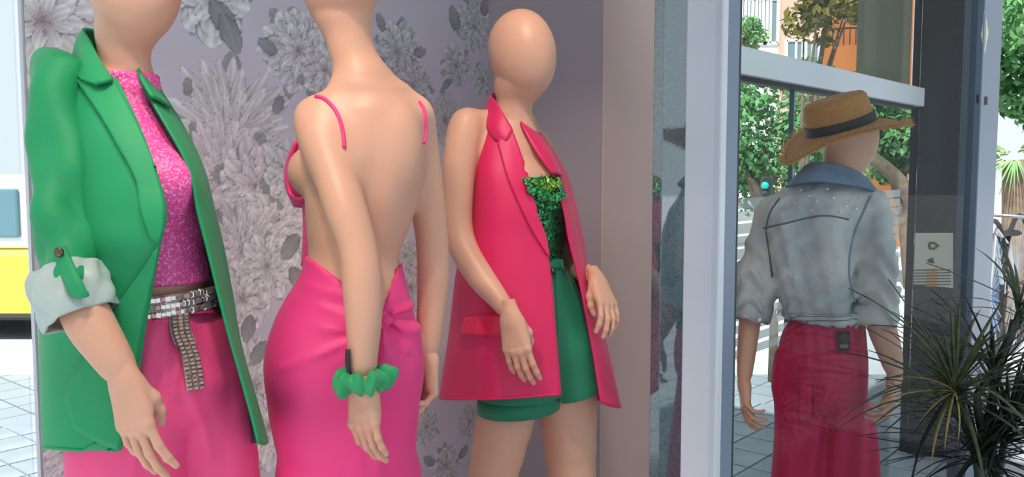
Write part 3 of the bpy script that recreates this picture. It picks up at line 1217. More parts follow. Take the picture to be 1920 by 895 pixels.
# trees seen through the rear glass and at the right edge
tree('leafy green tree left behind the rear glass header', gx(1425, 12), 3, at(1435, 255, 12), (1.2, 1.0, 1.0), 4600, .055, M['leaf'], 1, .12)
tree('pale green tree in the middle behind the straw hat', gx(1560, 14.6), 3, at(1565, 250, 14.6), (1.5, 1.2, 1.2), 4600, .06, M['leaf_b'], 2, .12)
tree('dark green tree to the right behind the hat brim', gx(1715, 11.0), 3, at(1675, 235, 11.0), (.62, .6, .75), 4200, .06, M['leaf'], 3, .10)
tree('big dense tree at the right edge above the hedge', gx(2010, 9.5), 3, at(1985, 60, 9.5), (1.0, 1.5, 1.15), 8000, .06, M['leaf'], 4, .12)
tree('olive brown branch tree above the header rail', gx(1470, 9), 3, at(1555, 5, 9), (.42, .5, .42), 900, .06, M['leaf_o'], 5, .05)
tree('small yellow green bush tree beside the upper building windows', gx(1365, 17), 3, at(1395, 65, 17), (.42, .5, .36), 1000, .06, M['leaf_b'], 6, .06)
# leaning bare trunk
o = tube('leaning_trunk', [at(1740, 430, 9.3), at(1690, 345, 9.3), at(1640, 300, 9.3), at(1600, 280, 9.35)], [.09, .08, .07, .05], M['bark'], None, 10, samples=16)
b0 = gx(1790, 9.3)
o2 = tube('trunk_base', [b0, at(1775, 560, 9.3), at(1740, 430, 9.3)], [.12, .10, .09], M['bark'], o, 10, samples=10)
tag(o, 'grey leaning tree trunk to the right of the straw hat', 'tree trunk')

# palm at the right edge
root = empty('palm_tree', gx(1903, 7.9))
tag(root, 'pale palm trunk with fan fronds at the right edge', 'tree')
tube('trunk', [gx(1903, 7.9), at(1901, 500, 7.9), at(1903, 300, 7.9)], [.13, .11, .10], M['bark'], root, 12, samples=12)
for k in range(12):
    a = 2 * math.pi * k / 12 + .2
    c0 = at(1903, 300, 7.9)
    d = np.array([math.cos(a), math.sin(a) * .6, .5 * math.sin(k * 2.3) + .1])
    for j in range(9):
        t = (j - 4) * .09
        dd = np.array([d[0] * math.cos(t) - d[1] * math.sin(t), d[0] * math.sin(t) + d[1] * math.cos(t), d[2] + .1 * math.cos(j)])
        if j == 0:
            bagf = Bag()
        p0, p1 = c0 + dd * .15, c0 + dd * .62 - np.array([0, 0, .16])
        s_ = np.cross(dd, (0, 0, 1)) * .015
        bagf.add([p0 - s_, p0 + s_, p1, p0 + np.array([0, 0, .01])], [(0, 1, 2), (0, 2, 3), (1, 3, 2)])
    bagf.build('frond', M['leaf_b'], root)

# hedge and iron fence at the right edge
hb = Bag()
hc = (at(1865, 515, 9.0) + at(1990, 515, 9.0)) / 2
root = empty('hedge', (hc[0], hc[1], 0))
tag(root, 'clipped green hedge behind the iron fence at right', 'hedge')
leaf_cloud('foliage', (hc[0], hc[1], .35), (.62, .35, .42), 3000, .05, M['leaf_b'], root, 21, 30)
root = empty('iron_fence', gx(1920, 8.6))
tag(root, 'low dark iron fence in front of the hedge', 'fence')
for k in range(16):
    x = gx(1872, 8.6)[0] + k * .055
    tube('fence_bar', [(x, 8.6, 0), (x, 8.6, .78)], .008, M['iron'], root, 6)
tube('fence_rail', [(gx(1870, 8.6)[0], 8.6, .74), (gx(1870, 8.6)[0] + .9, 8.6, .74)], .012, M['iron'], root, 6)
tube('fence_rail', [(gx(1870, 8.6)[0], 8.6, .12), (gx(1870, 8.6)[0] + .9, 8.6, .12)], .012, M['iron'], root, 6)

# litter bin
bc_ = gx(1864, 7.5)
zt_ = at(1864, 440, 7.5)[2]
b = Bag()
b.box((bc_[0], bc_[1], zt_ / 2 + .02), .16, .16, zt_ - .1)
lb = tag(b.build('litter_bin', M['bin'], bevel=.01), 'dark blue litter bin beyond the end post', 'bin')
b = Bag()
b.box((bc_[0], bc_[1], zt_ - .01), .175, .175, .04)
b.build('lid', M['gasket'], lb, bevel=.008)
b = Bag()
b.box((bc_[0], bc_[1], -.0 + .0), .12, .12, .06)
b.build('foot', M['gasket'], lb)


# bicycle standing beside it
def bicycle():
    Y = 6.4
    c = gx(1882, Y)
    root = empty('bicycle', c)
    tag(root, 'parked bicycle at the right edge behind the plant', 'bicycle')
    zc = at(1866, 555, Y)[2]
    R_ = zc
    w1_, w2_ = np.array([gx(1862, Y)[0], Y, R_]), np.array([gx(1862, Y)[0] + .62, Y + .75, R_])
    dn = (w2_ - w1_) / np.linalg.norm(w2_ - w1_)
    for w_ in (w1_, w2_):
        P = [w_ + R_ * .95 * (math.cos(t) * dn + math.sin(t) * np.array([0, 0, 1])) for t in np.linspace(0, 2 * math.pi, 33)]
        wh = tube('wheel', P, .018, M['rubber'], root, 8)
        b = Bag()
        for k in range(14):
            t = math.pi * k / 14
            e = R_ * .93 * (math.cos(t) * dn + math.sin(t) * np.array([0, 0, 1]))
            b.tube([w_ - e, w_ + e], .003, 4)
        b.build('spokes', M['chrome'], wh)
    up = np.array([0, 0, 1.0])
    bb_ = (w1_ + w2_) / 2 - up * .03
    seat = bb_ + dn * .12 + up * .42
    head = w1_ + dn * .14 + up * .48
    b = Bag()
    for p, q in ((bb_, seat), (bb_, head - up * .1), (seat - up * .06, head), (seat - up * .08, w2_), (bb_, w2_), (head, w1_)):
        b.tube([p, q], .014, 8)
    b.build('frame', M['chrome'], root)
    sd = np.cross(dn, up)
    tube('handlebar', [head + up * .08 - sd * .26 + dn * .1, head + up * .1 - sd * .1, head + up * .1 + sd * .1, head + up * .08 + sd * .26 + dn * .1], .012, M['chrome'], root, 8, samples=12)
    tube('saddle', [seat - dn * .12 + up * .02, seat + up * .03, seat + dn * .12 + up * .03], [.02, .045, .07], M['rubber'], root, 10, .4, 8)
    return root


bicycle()

# traffic signal seen through the rear glass
root = empty('traffic_light', gx(1437, 9.0))
tag(root, 'street signal with a teal lamp behind the rear glass', 'traffic light')
tube('pole', [gx(1447, 9.0), at(1447, 330, 9.0)], .02, M['iron'], root, 8)
b = Bag()
b.box(at(1436, 352, 9.0), .09, .08, .22)
b.build('housing', M['iron'], root, bevel=.01)
for k, (y, m_) in enumerate([(364, 'iron'), (348, 'teal')]):
    p = at(1434, y, 8.95)
    tube('lamp', [p, p + (0, -.02, 0), p + (0, -.03, 0)], [.038, .036, .02], M[m_], root, 16)

# slim post on the pavement
p0 = gx(1456, 6.2)
o = tube('bollard', [p0, (p0[0], p0[1], .42), (p0[0], p0[1], .50)], [.035, .03, .012], M['bark'], None, 12)
tag(o, 'short brown bollard left of the crimson trousers', 'bollard')


# ---- buildings
def facade(name, label, p0, p1, depth, z1, m, wins, wm, seed=0, z0=0.0):
    """a box whose long face runs p0-p1; windows given as (s, z, w, h) along that face"""
    p0, p1 = np.array([*p0[:2], 0.0]), np.array([*p1[:2], 0.0])
    d = (p1 - p0) / np.linalg.norm(p1 - p0)
    n = np.array([d[1], -d[0], 0])             # towards the viewer side
    L = np.linalg.norm(p1 - p0)
    root = empty(name, (p0 + p1) / 2)
    tag(root, label, 'building')
    b = Bag()
    b.box((p0 + p1) / 2 - n * depth / 2 + np.array([0, 0, (z0 + z1) / 2]), L, depth, z1 - z0, d, n)
    b.build('wall', m, root)
    for (s, z, w, h) in wins:
        c = p0 + d * s + np.array([0, 0, z]) + n * .02
        b = Bag()
        for (dx, dz, ww, hh) in ((0, h / 2, w, .08), (0, -h / 2, w, .08), (-w / 2, 0, .08, h), (w / 2, 0, .08, h), (0, 0, .06, h)):
            b.box(c + d * dx + np.array([0, 0, dz]), ww, .1, hh, d, n)
        f = b.build('window', wm, root)
        b = Bag()
        b.box(c - n * .01, w, .03, h, d, n)
        b.build('pane', M['pane'], f)
    return root


Yb = 26.0
xa, xb, xc = gx(1330, Yb)[0], gx(1452, Yb)[0], gx(1580, Yb + 1)[0]
zw = at(1415, 40, Yb)[2]
facade('apartment_building', 'white apartment block with tall window strip above the header', (xa, Yb), (xb, Yb), 6, 16, M['cream'],
       [(gx(x, Yb)[0] - xa, zw + k * 3.2, .42, 1.25) for k in (-1, 0, 1) for x in (1352, 1376, 1396, 1416, 1436)], M['cream'])
zw2 = at(1500, 105, Yb)[2]
facade('brick_building', 'pink brick building beside the white apartment block', (xb, Yb - .3), (xc, Yb - .3), 6, 17, M['brick'],
       [(gx(x, Yb)[0] - xb, zw2 + k * 3.0, .55, .8) for k in (-1, 0, 1, 2) for x in (1478, 1508, 1538)], M['cream'])
Yo = 17.0
xo0, xo1 = gx(1566, Yo)[0], gx(1700, Yo)[0]
ob = facade('orange_building', 'orange rendered building behind the hat mannequin', (xo0, Yo), (xo1, Yo), .8, 12, M['orange_b'],
            [(1.0, 8.0, .6, 1.1)], M['cream'])
# its rounded balcony with railing
cbx = at(1580, 112, Yo - .3)
v = []
for z in (-.24, -.26, .22, .24):
    for i in range(16):
        t = math.pi * (1 + i / 15)
        v.append((cbx[0] + .2 + .52 * math.cos(t), Yo + .55 * math.sin(t), cbx[2] + z))
o = from_py('balcony', v, grid_faces(4, 16) + [tuple(range(15, -1, -1)), tuple(range(48, 64))], M['orange_b'], ob, False)
b = Bag()
for i in range(16):
    t = math.pi * (1 + i / 15)
    x, y = cbx[0] + .2 + .5 * math.cos(t), Yo + .53 * math.sin(t)
    b.tube([(x, y, cbx[2] + .2), (x, y, cbx[2] + .55)], .012, 5)
b.tube([(cbx[0] + .2 + .5 * math.cos(math.pi * (1 + i / 15)), Yo + .53 * math.sin(math.pi * (1 + i / 15)), cbx[2] + .55) for i in range(16)], .018, 5)
b.build('railing', M['iron'], o)

# transom panel above the header rail
b = Bag()
b.sbox(u_on_w(1604, W_BACKG + .1), u_on_w(1692, W_BACKG + .1), W_BACKG + .09, W_BACKG + .12, zt - .03, 2.75)
struct(b.build('trim_5', M['olive_w']), 'olive beige panel above the header rail')

# ---- yellow and white van left of the wallpaper
def van():
    Y = 7.6
    x1 = gx(74, Y)[0] + 1.15
    x0 = x1 - 4.4
    root = empty('delivery_van', ((x0 + x1) / 2, Y + .9, 0))
    tag(root, 'yellow and white van parked beyond the left glass pane', 'van')
    zs_ = {k: at(40, k, Y)[2] for k in (330, 470, 600, 660)}
    zb0 = max(.25, zs_[660])
    b = Bag()
    b.box(((x0 + x1) / 2, Y + .9, (zs_[600] + zs_[470]) / 2), x1 - x0, 1.8, zs_[470] - zs_[600])
    b.build('lower_body', M['yellow'], root, bevel=.05)
    b = Bag()
    b.box(((x0 + x1) / 2 - .1, Y + .9, (zs_[470] + zs_[330]) / 2), x1 - x0 - .2, 1.72, zs_[330] - zs_[470])
    b.build('cabin', M['vwhite'], root, bevel=.08)
    b = Bag()
    b.box(((x0 + x1) / 2, Y + .88, (zs_[600] + zb0) / 2), x1 - x0 + .06, 1.86, zs_[600] - zb0)
    b.build('bumper', M['rubber'], root, bevel=.03)
    for i in range(4):
        xc_ = x1 - .75 - i * .95
        b = Bag()
        b.box((xc_, Y + .035, zs_[470] + (zs_[330] - zs_[470]) * .5), .72, .06, (zs_[330] - zs_[470]) * .66)
        b.build('side_window', M['vglass'], root, bevel=.02)
    b = Bag()
    b.box((x1 - .95, Y - .02, zs_[470] - .10), .26, .05, .12)
    b.build('lamp', M['redl'], root, bevel=.02)
    for xw in (x0 + .8, x1 - .8):
        wv = [(xw + r * math.cos(t), Y + .05 + d_, .32 + r * math.sin(t)) for r, d_ in ((.1, .2), (.31, .2), (.32, .1), (.31, 0), (.2, -.01), (.05, -.02)) for t in np.linspace(0, 2 * math.pi, 28, endpoint=False)]
        from_py('wheel', wv, grid_faces(6, 28, True), M['rubber'], root, True)


van()
tree('light green street tree seen beyond the van', gx(30, 15), 3, at(20, 380, 15), (1.2, 1.0, .5), 1500, .12, M['leaf_b'], 61, .1)


# ---- potted dracaena in front of the glass
def dracaena():
    Y = 2.06
    base = np.array([W3(1858, 0, Y)[0], Y, 0.0])
    root = empty('potted_plant', base)
    tag(root, 'potted dracaena with long narrow leaves at the right front', 'plant')
    prof = [(.001, 0.0), (.13, 0.0), (.135, .02), (.165, .36), (.175, .40), (.16, .40), (.15, .34), (.001, .33)]
    v = [(base[0] + r * math.cos(t), base[1] + r * math.sin(t), z) for r, z in prof for t in np.linspace(0, 2 * math.pi, 32, endpoint=False)]
    from_py('pot', v, grid_faces(len(prof), 32, True), M['terracotta'], root, True)
    from_py('soil', [(base[0] + (.152) * math.cos(t), base[1] + (.152) * math.sin(t), .35) for t in np.linspace(0, 2 * math.pi, 24, endpoint=False)], [tuple(range(24))], M['bark'], root)
    heads = [((1790, 735, 1.965), (1835, 900, 2.025), 46, .36, 'drac', (-.25, -.3, .55)),
             ((1862, 690, 2.040), (1858, 900, 2.055), 40, .32, 'drac_d', (.1, 0, .3)),
             ((1888, 800, 2.025), (1866, 930, 2.055), 92, .31, 'drac_d', (.1, -.2, .4)),
             ((1840, 850, 2.010), (1850, 960, 2.040), 76, .30, 'drac_d', (0, -.2, .4)),
             ((1912, 585, 2.040), (1862, 740, 2.055), 20, .30, 'drac', (.35, 0, .9))]
    # stems
    soil = base + np.array([0, 0, .34])
    for (hp, mp, n, L, mm, dr) in heads:
        tube('stem', [soil, W3(*mp), W3(*hp)], [.012, .010, .008], M['drac_d'], root, 8, samples=16)
    tube('stem', [soil, W3(1845, 850, 2.025), W3(1832, 740, 2.010), W3(1862, 700, 2.025), W3(1884, 660, 2.040), W3(1900, 600, 2.040)], [.012, .011, .009, .008, .008, .007], M['drac_d'], root, 8, samples=22)
    # leaf blades: eight shared shapes
    shapes = {}
    for mm in ('drac', 'drac_d', 'drac_y'):
        for k in range(4):
            droop = .15 + .28 * k
            vv = []
            for i in range(8):
                t = i / 7
                w_ = .024 * (math.sin(math.pi * min(1, t * .92 + .08)) ** .6) * (1 - t * .35) + .001
                a_ = droop * t * t
                x, z = t * (1 - .12 * droop * t), -a_ * .6
                vv += [(x, -w_, z + .006), (x, 0, z), (x, w_, z + .006)]
            me = bpy.data.meshes.new('leaf')
            me.from_pydata(vv, [], grid_faces(8, 3))
            me.materials.append(M[mm])
            me.polygons.foreach_set('use_smooth', np.ones(len(me.polygons), bool))
            shapes[mm, k] = me
    rg = np.random.RandomState(77)
    inv = INV[root.name]

    def put(p, d, L, mm, k):
        o = bpy.data.objects.new('leaf', shapes[mm, k])
        COL.objects.link(o)
        o.parent = root
        o.matrix_parent_inverse = inv
        d = Vector(d).normalized()
        q = d.to_track_quat('X', 'Z')
        o.matrix_basis = Matrix.Translation(Vector(p)) @ q.to_matrix().to_4x4() @ Matrix.Diagonal((L, L * .9, L, 1))
        s = o.modifiers.new('thickness', 'SOLIDIFY')
        s.thickness = .003
    for (hp, mp, n, L, mm, dr) in heads:
        c = W3(*hp)
        for i in range(n):
            a = i * 2.399 + rg.uniform(-.3, .3)
            el = rg.uniform(-.25, 1.15)
            d = np.array([math.cos(a) * math.cos(el), math.sin(a) * math.cos(el) * .8, math.sin(el)]) + np.array(dr) * .35
            put(c + np.array([0, 0, rg.uniform(-.04, .02)]), d, L * .75 * rg.uniform(.75, 1.2), mm, rg.randint(0, 4))
    # the singled-out leaves: yellowed hanging ones and the long upright ones
    hc = W3(1790, 735, 1.950)
    for (x, y, mm, k) in [(1712, 850, 'drac_y', 2), (1762, 838, 'drac_y', 1), (1822, 830, 'drac_y', 2), (1640, 712, 'drac_y', 1), (1640, 775, 'drac', 1), (1632, 720, 'drac', 2), (1730, 580, 'drac', 0),
                          (1785, 560, 'drac', 0), (1800, 540, 'drac', 0), (1700, 670, 'drac_y', 1), (1660, 700, 'drac', 1), (1690, 800, 'drac', 1), (1720, 765, 'drac_y', 1), (1770, 600, 'drac', 0),
                          (1680, 870, 'drac_d', 1), (1650, 880, 'drac_d', 2)]:
        p = W3(x, y, 1.890)
        L = np.linalg.norm(p - hc)
        put(hc, p - hc, L, mm, k)


dracaena()
# ================================================================== MANNEQUINS
GR = 'dressed window mannequins'


def sines(X, Y, Z, seed, amp, sc):
    r = np.random.RandomState(seed)
    d = 0
    for k in range(6):
        a = r.normal(0, 1, 3) * np.array(sc) * (1 + .5 * k)
        d = d + np.sin(a[0] * X + a[1] * Y + a[2] * Z + r.uniform(0, 6)) / (1 + .4 * k)
    return d * amp / 2.5


def leg_to_floor(F, hip, knee, z_floor, r0, r1, fwd):
    """thigh, calf and a simple high-arched foot down to the platform"""
    hip, knee = np.array(hip, float), np.array(knee, float)
    ank = np.array([knee[0] + (knee[0] - hip[0]) * .5, knee[1] + 0.03, z_floor + .11])
    f = np.array([fwd[0], fwd[1], 0.0])
    mid = knee * .6 + ank * .4 - f * .02
    F.chain([(*hip, r0), (*(hip * .5 + knee * .5), (r0 + r1) / 2 * 1.02), (*knee, r1), (*mid, r1 * .98), (*ank, .035)], 0.02, 10)
    toe = ank + f * .15
    toe[2] = z_floor + .022
    F.chain([(*ank, .034), (*(ank + f * .07 - np.array([0, 0, .05])), .032), (*toe, .02)], 0.02)


# ------------------------------------------------------------------ mannequin in the open-back pink dress
def build_dress_mannequin():
    YC = 1.80
    root = empty('mannequin', (W3(650, 700, YC)[0], YC, 0.2))
    tag(root, 'mannequin seen from behind in a backless pink dress', 'mannequin', GR)
    lo = (W3(480, 0, YC)[0], 1.38, 0.2)
    hi = (W3(870, 0, 1.95)[0], 2.06, 2.0)
    T = Field(lo, hi, 0.0055)
    back = [prow(175, 648, 745, 1.80, .052), prow(205, 600, 785, 1.80, .072), prow(240, 585, 797, 1.80, .088),
            prow(300, 578, 799, 1.80, .102), prow(370, 574, 786, 1.80, .100), prow(430, 577, 766, 1.80, .090),
            prow(480, 580, 748, 1.80, .083), prow(520, 567, 752, 1.80, .090), prow(560, 543, 762, 1.80, .104),
            prow(600, 524, 771, 1.80, .118), prow(650, 513, 778, 1.80, .126), prow(710, 510, 780, 1.80, .124),
            prow(770, 514, 778, 1.80, .112), prow(830, 526, 773, 1.80, .102), prow(895, 541, 768, 1.80, .095),
            prow(1000, 556, 752, 1.80, .088)]
    T.loft(back, 0.0, 2.15)
    # neck and trapezius
    T.chain([ppt(690, 205, 1.795, .066), ppt(678, 150, 1.795, .041), ppt(660, 95, 1.80, .0375), ppt(652, 40, 1.80, .040)], 0.03)
    T.chain([ppt(672, 165, 1.80, .036), ppt(615, 205, 1.76, .032)], 0.04)
    T.chain([ppt(690, 160, 1.80, .036), ppt(775, 208, 1.85, .036)], 0.05)
    add_head(T, W3(646, -78, 1.79), (-.6, .8), 0.05)
    # shoulder blades, buttocks and bust
    T.ell(W3(628, 290, 1.728), (.045, .028, .075), None, 0.025)
    T.ell(W3(755, 280, 1.752), (.034, .028, .075), None, 0.025)
    T.ell(W3(600, 690, 1.75), (.085, .085, .085), None, 0.05)
    T.ell(W3(710, 690, 1.76), (.072, .078, .085), None, 0.05)
    T.ell(W3(580, 322, 1.83), (.044, .05, .05), None, 0.03)
    # groove of the spine
    sl, X, Y, Z = T.block((W3(640, 0, 1.7)[0], 1.6, W3(0, 600, 1.8)[2]), (W3(760, 0, 1.7)[0], 1.85, W3(0, 180, 1.8)[2]), 0.02)
    sp = cr(np.array([W3(700, 190, 1.7), W3(700, 300, 1.7), W3(690, 400, 1.7), W3(690, 480, 1.7), W3(702, 580, 1.7)]), 40)
    sx = np.interp(Z, sp[::-1, 2], sp[::-1, 0])
    zz = np.clip((Z - 1.24) / .06, 0, 1) * np.clip((1.60 - Z) / .1, 0, 1)
    T.F[sl] += (0.011 * np.exp(-((X - sx) / .024) ** 2) * zz * (Y < 1.80)).astype(np.float32)
    A = T.like()
    # left arm crosses the hip, right arm hangs behind
    A.chain([ppt(592, 222, 1.765, .043), ppt(603, 265, 1.735, .041), ppt(628, 330, 1.70, .0375), ppt(650, 400, 1.665, .0365),
             ppt(672, 470, 1.64, .0325), ppt(679, 530, 1.62, .0335), ppt(682, 600, 1.605, .030), ppt(681, 660, 1.60, .0245),
             ppt(680, 705, 1.60, .0215)], 0.012, 26)
    A.chain([ppt(778, 232, 1.86, .040), ppt(788, 290, 1.87, .036), ppt(800, 370, 1.88, .0345), ppt(810, 450, 1.885, .0315),
             ppt(812, 520, 1.88, .031), ppt(808, 590, 1.87, .027), ppt(803, 665, 1.86, .020)], 0.012, 24)
    leg_to_floor(T, W3(600, 900, 1.80), W3(615, 1080, 1.80), 0.2, .085, .05, (-.6, .8))
    leg_to_floor(T, W3(710, 900, 1.82), W3(690, 1080, 1.82), 0.2, .085, .05, (-.6, .8))
    Bd = T.copy()
    Bd.F = smin(T.F, A.F, 0.022)
    body = Bd.mesh('body', M['skin'], root)
    # ---- the dress
    D = T.copy()
    X, Y, Z = D.xyz()
    kx, kz = W3(714, 596, 1.68)[0], W3(714, 596, 1.68)[2]
    # top edge on the back: a deep dip that ends in the knot
    prof = np.array([W3(x, y, 1.70)[[0, 2]] for x, y in [(560, 488), (580, 492), (605, 506), (640, 530), (680, 565), (712, 592),
                                                          (722, 560), (733, 520), (744, 487), (756, 470)]])
    zc = np.interp(X, prof[:, 0], prof[:, 1])
    front = Y > 1.862 + 0.0 * Z
    ztop = np.where(front, W3(0, 372, 1.85)[2], zc)
    slope = np.gradient(prof[:, 1], prof[:, 0])
    sl_x = np.interp(X, prof[:, 0], slope)
    mask = np.where(front, Z - ztop, (Z - ztop) / np.sqrt(1 + sl_x ** 2))
    rr = np.sqrt((X - kx) ** 2 + (Z - kz) ** 2) + 1e-6
    ph = np.arctan2(Z - kz, X - kx)
    fold = 0.012 * np.sin(ph * 8 + 10 * rr) * np.exp(-(rr / .075) ** 2) * (rr > 0.012) * np.clip((kz + .01 - Z + .6 * np.abs(X - kx)) / .02, 0.15, 1)
    bk = (Y < 1.80)
    crease = 0
    for (x0, y0, x1, y1, wdt, amp) in [(528, 690, 652, 640, .008, .005), (600, 615, 652, 622, .007, .004), (598, 577, 650, 590, .008, .004),
                                       (560, 540, 650, 560, .010, .003), (720, 640, 705, 895, .012, .004), (728, 590, 778, 560, .008, .005),
                                       (728, 600, 778, 632, .008, .005), (724, 615, 760, 665, .007, .004), (716, 620, 742, 690, .007, .004)]:
        p, q = W3(x0, y0, 1.68), W3(x1, y1, 1.68)
        ba = np.array([q[0] - p[0], q[2] - p[2]])
        t = np.clip(((X - p[0]) * ba[0] + (Z - p[2]) * ba[1]) / (ba @ ba), 0, 1)
        dd = np.sqrt((X - p[0] - t * ba[0]) ** 2 + (Z - p[2] - t * ba[1]) ** 2)
        crease = crease + 1.7 * amp * np.exp(-(dd / wdt) ** 2) * (0.35 + 0.65 * t)
    thick = np.maximum(0.006 + (fold + crease) * bk, 0.0035)
    D.F = np.maximum(D.F - thick, mask).astype(np.float32)
    D.F = np.maximum(D.F, (0.33 - Z)).astype(np.float32)
    dress = D.mesh('dress', M['pink_dress'], root, 1)
    dress['label'] = 'backless hot pink dress gathered in a knot at the lower back'
    # knot of gathered cloth
    for k, (dx, dy, r) in enumerate([(-3, -6, .011), (5, 2, .012), (-1, 9, .010)]):
        p = W3(714 + dx, 596 + dy, 1.675)
        q = W3(714 + dx + 6, 600 + dy, 1.675)
        tube('knot', [p + (-.008, .01, 0), p, q, q + (.008, .01, 0)], [.004, r, r, .004], M['pink_dress'], dress, 10, samples=10)
    # bodice cup at her left side, seen past the arm
    cup = patch('bodice_cup', [[(588, 250, 1.80), (566, 300, 1.83), (560, 345, 1.83), (590, 372, 1.80)],
                               [(560, 262, 1.84), (543, 300, 1.87), (541, 345, 1.87), (562, 385, 1.85)],
                               [(556, 270, 1.90), (538, 310, 1.93), (538, 350, 1.93), (552, 388, 1.92)],
                               [(580, 270, 1.96), (570, 310, 1.98), (570, 350, 1.98), (575, 390, 1.95)]], 16, 14, .004, M['pink_dress'], dress)
    patch('side_strip', [[(582, 368, 1.80), (583, 430, 1.795), (586, 500, 1.80)], [(571, 372, 1.83), (572, 430, 1.82), (572, 500, 1.82)],
                         [(568, 375, 1.87), (570, 430, 1.86), (566, 500, 1.86)]], 16, 6, .005, M['pink_dress'], dress)
    tube('side_strap', [W3(x, y, Y) for x, y, Y in [(550, 372, 1.85), (570, 372, 1.80), (590, 352, 1.745), (604, 345, 1.73)]], .0045, M['pink_dress'], dress, 8, samples=14)
    tube('cup_edge', [W3(x, y, Y) for x, y, Y in [(556, 264, 1.835), (544, 300, 1.845), (540, 335, 1.85), (543, 360, 1.85), (556, 374, 1.84)]], .005, M['pink_dress'], dress, 8, samples=18)
    bv = bvh_of(body)
    sp1 = [hit(bv, x, y, .002, 1.75) for x, y in [(592, 182), (608, 186), (624, 201), (636, 222), (643, 250), (645, 278)]]
    tube('shoulder_strap', sp1, .0038, M['pink_dress'], dress, 8, samples=26)
    sp2 = [hit(bv, x, y, .002, 1.80) for x, y in [(785, 192), (793, 205), (796, 225), (797, 250), (793, 268)]]
    tube('shoulder_strap', sp2, .0038, M['pink_dress'], dress, 8, samples=22)
    # ---- hands
    hand(root, W3(680, 712, 1.60), W3(686, 860, 1.585) - W3(680, 712, 1.60), (-.55, -.8, .1), False, (18, 22, 18), 3, .9, 0.98,
         curls=[(26, 26, 20), (22, 24, 18), (16, 20, 16), (8, 16, 14)])
    hand(root, W3(803, 672, 1.86), W3(800, 770, 1.845) - W3(803, 672, 1.86), (.75, .6, 0), True, (35, 45, 30), 4, .6, 0.92,
         curls=[(30, 40, 30), (36, 45, 30), (40, 48, 30), (44, 50, 30)])
    # thin dark band under the scrunchie
    th = np.linspace(0, 2 * math.pi, 25)
    c = W3(668, 690, 1.60)
    tube('wrist_band', [W3(652, 655, 1.575), W3(652, 680, 1.572), W3(656, 705, 1.575)], [.004, .005, .004], M['tag'], root, 8, samples=8)['label'] = 'thin dark tag on her wrist'
    return root


def build_scrunchie():
    c = (W3(668, 714, 1.60) + W3(694, 712, 1.60)) / 2
    n, m_ = 96, 18
    v = []
    for i in range(n):
        th = 2 * math.pi * i / n
        puff = .0160 + .0034 * math.sin(th * 11 + .7) + .0018 * math.sin(th * 17 + 2)
        R = .0345 + .004 * math.sin(th * 5 + 1)
        tw = .004 * math.sin(th * 6 + .4) + .0025 * math.sin(th * 11)
        for j in range(m_):
            ph = 2 * math.pi * j / m_
            q = puff * (1 + .15 * math.sin(ph * 3 + th * 12))
            r = R + q * math.cos(ph) * 0.95
            z = q * math.sin(ph) * 1.12 + tw
            v.append((c[0] + r * math.cos(th) * 1.12, c[1] + r * math.sin(th), c[2] + z + .10 * (r * math.cos(th))))
    f = grid_faces(n, m_, True)
    f += [((n - 1) * m_ + j, (n - 1) * m_ + (j + 1) % m_, (j + 1) % m_, j) for j in range(m_)]
    o = from_py('scrunchie', v, f, M['green_cap'], None, True)
    tag(o, 'green gathered cloth scrunchie around the wrist of the backless dress mannequin', 'scrunchie')
    return o


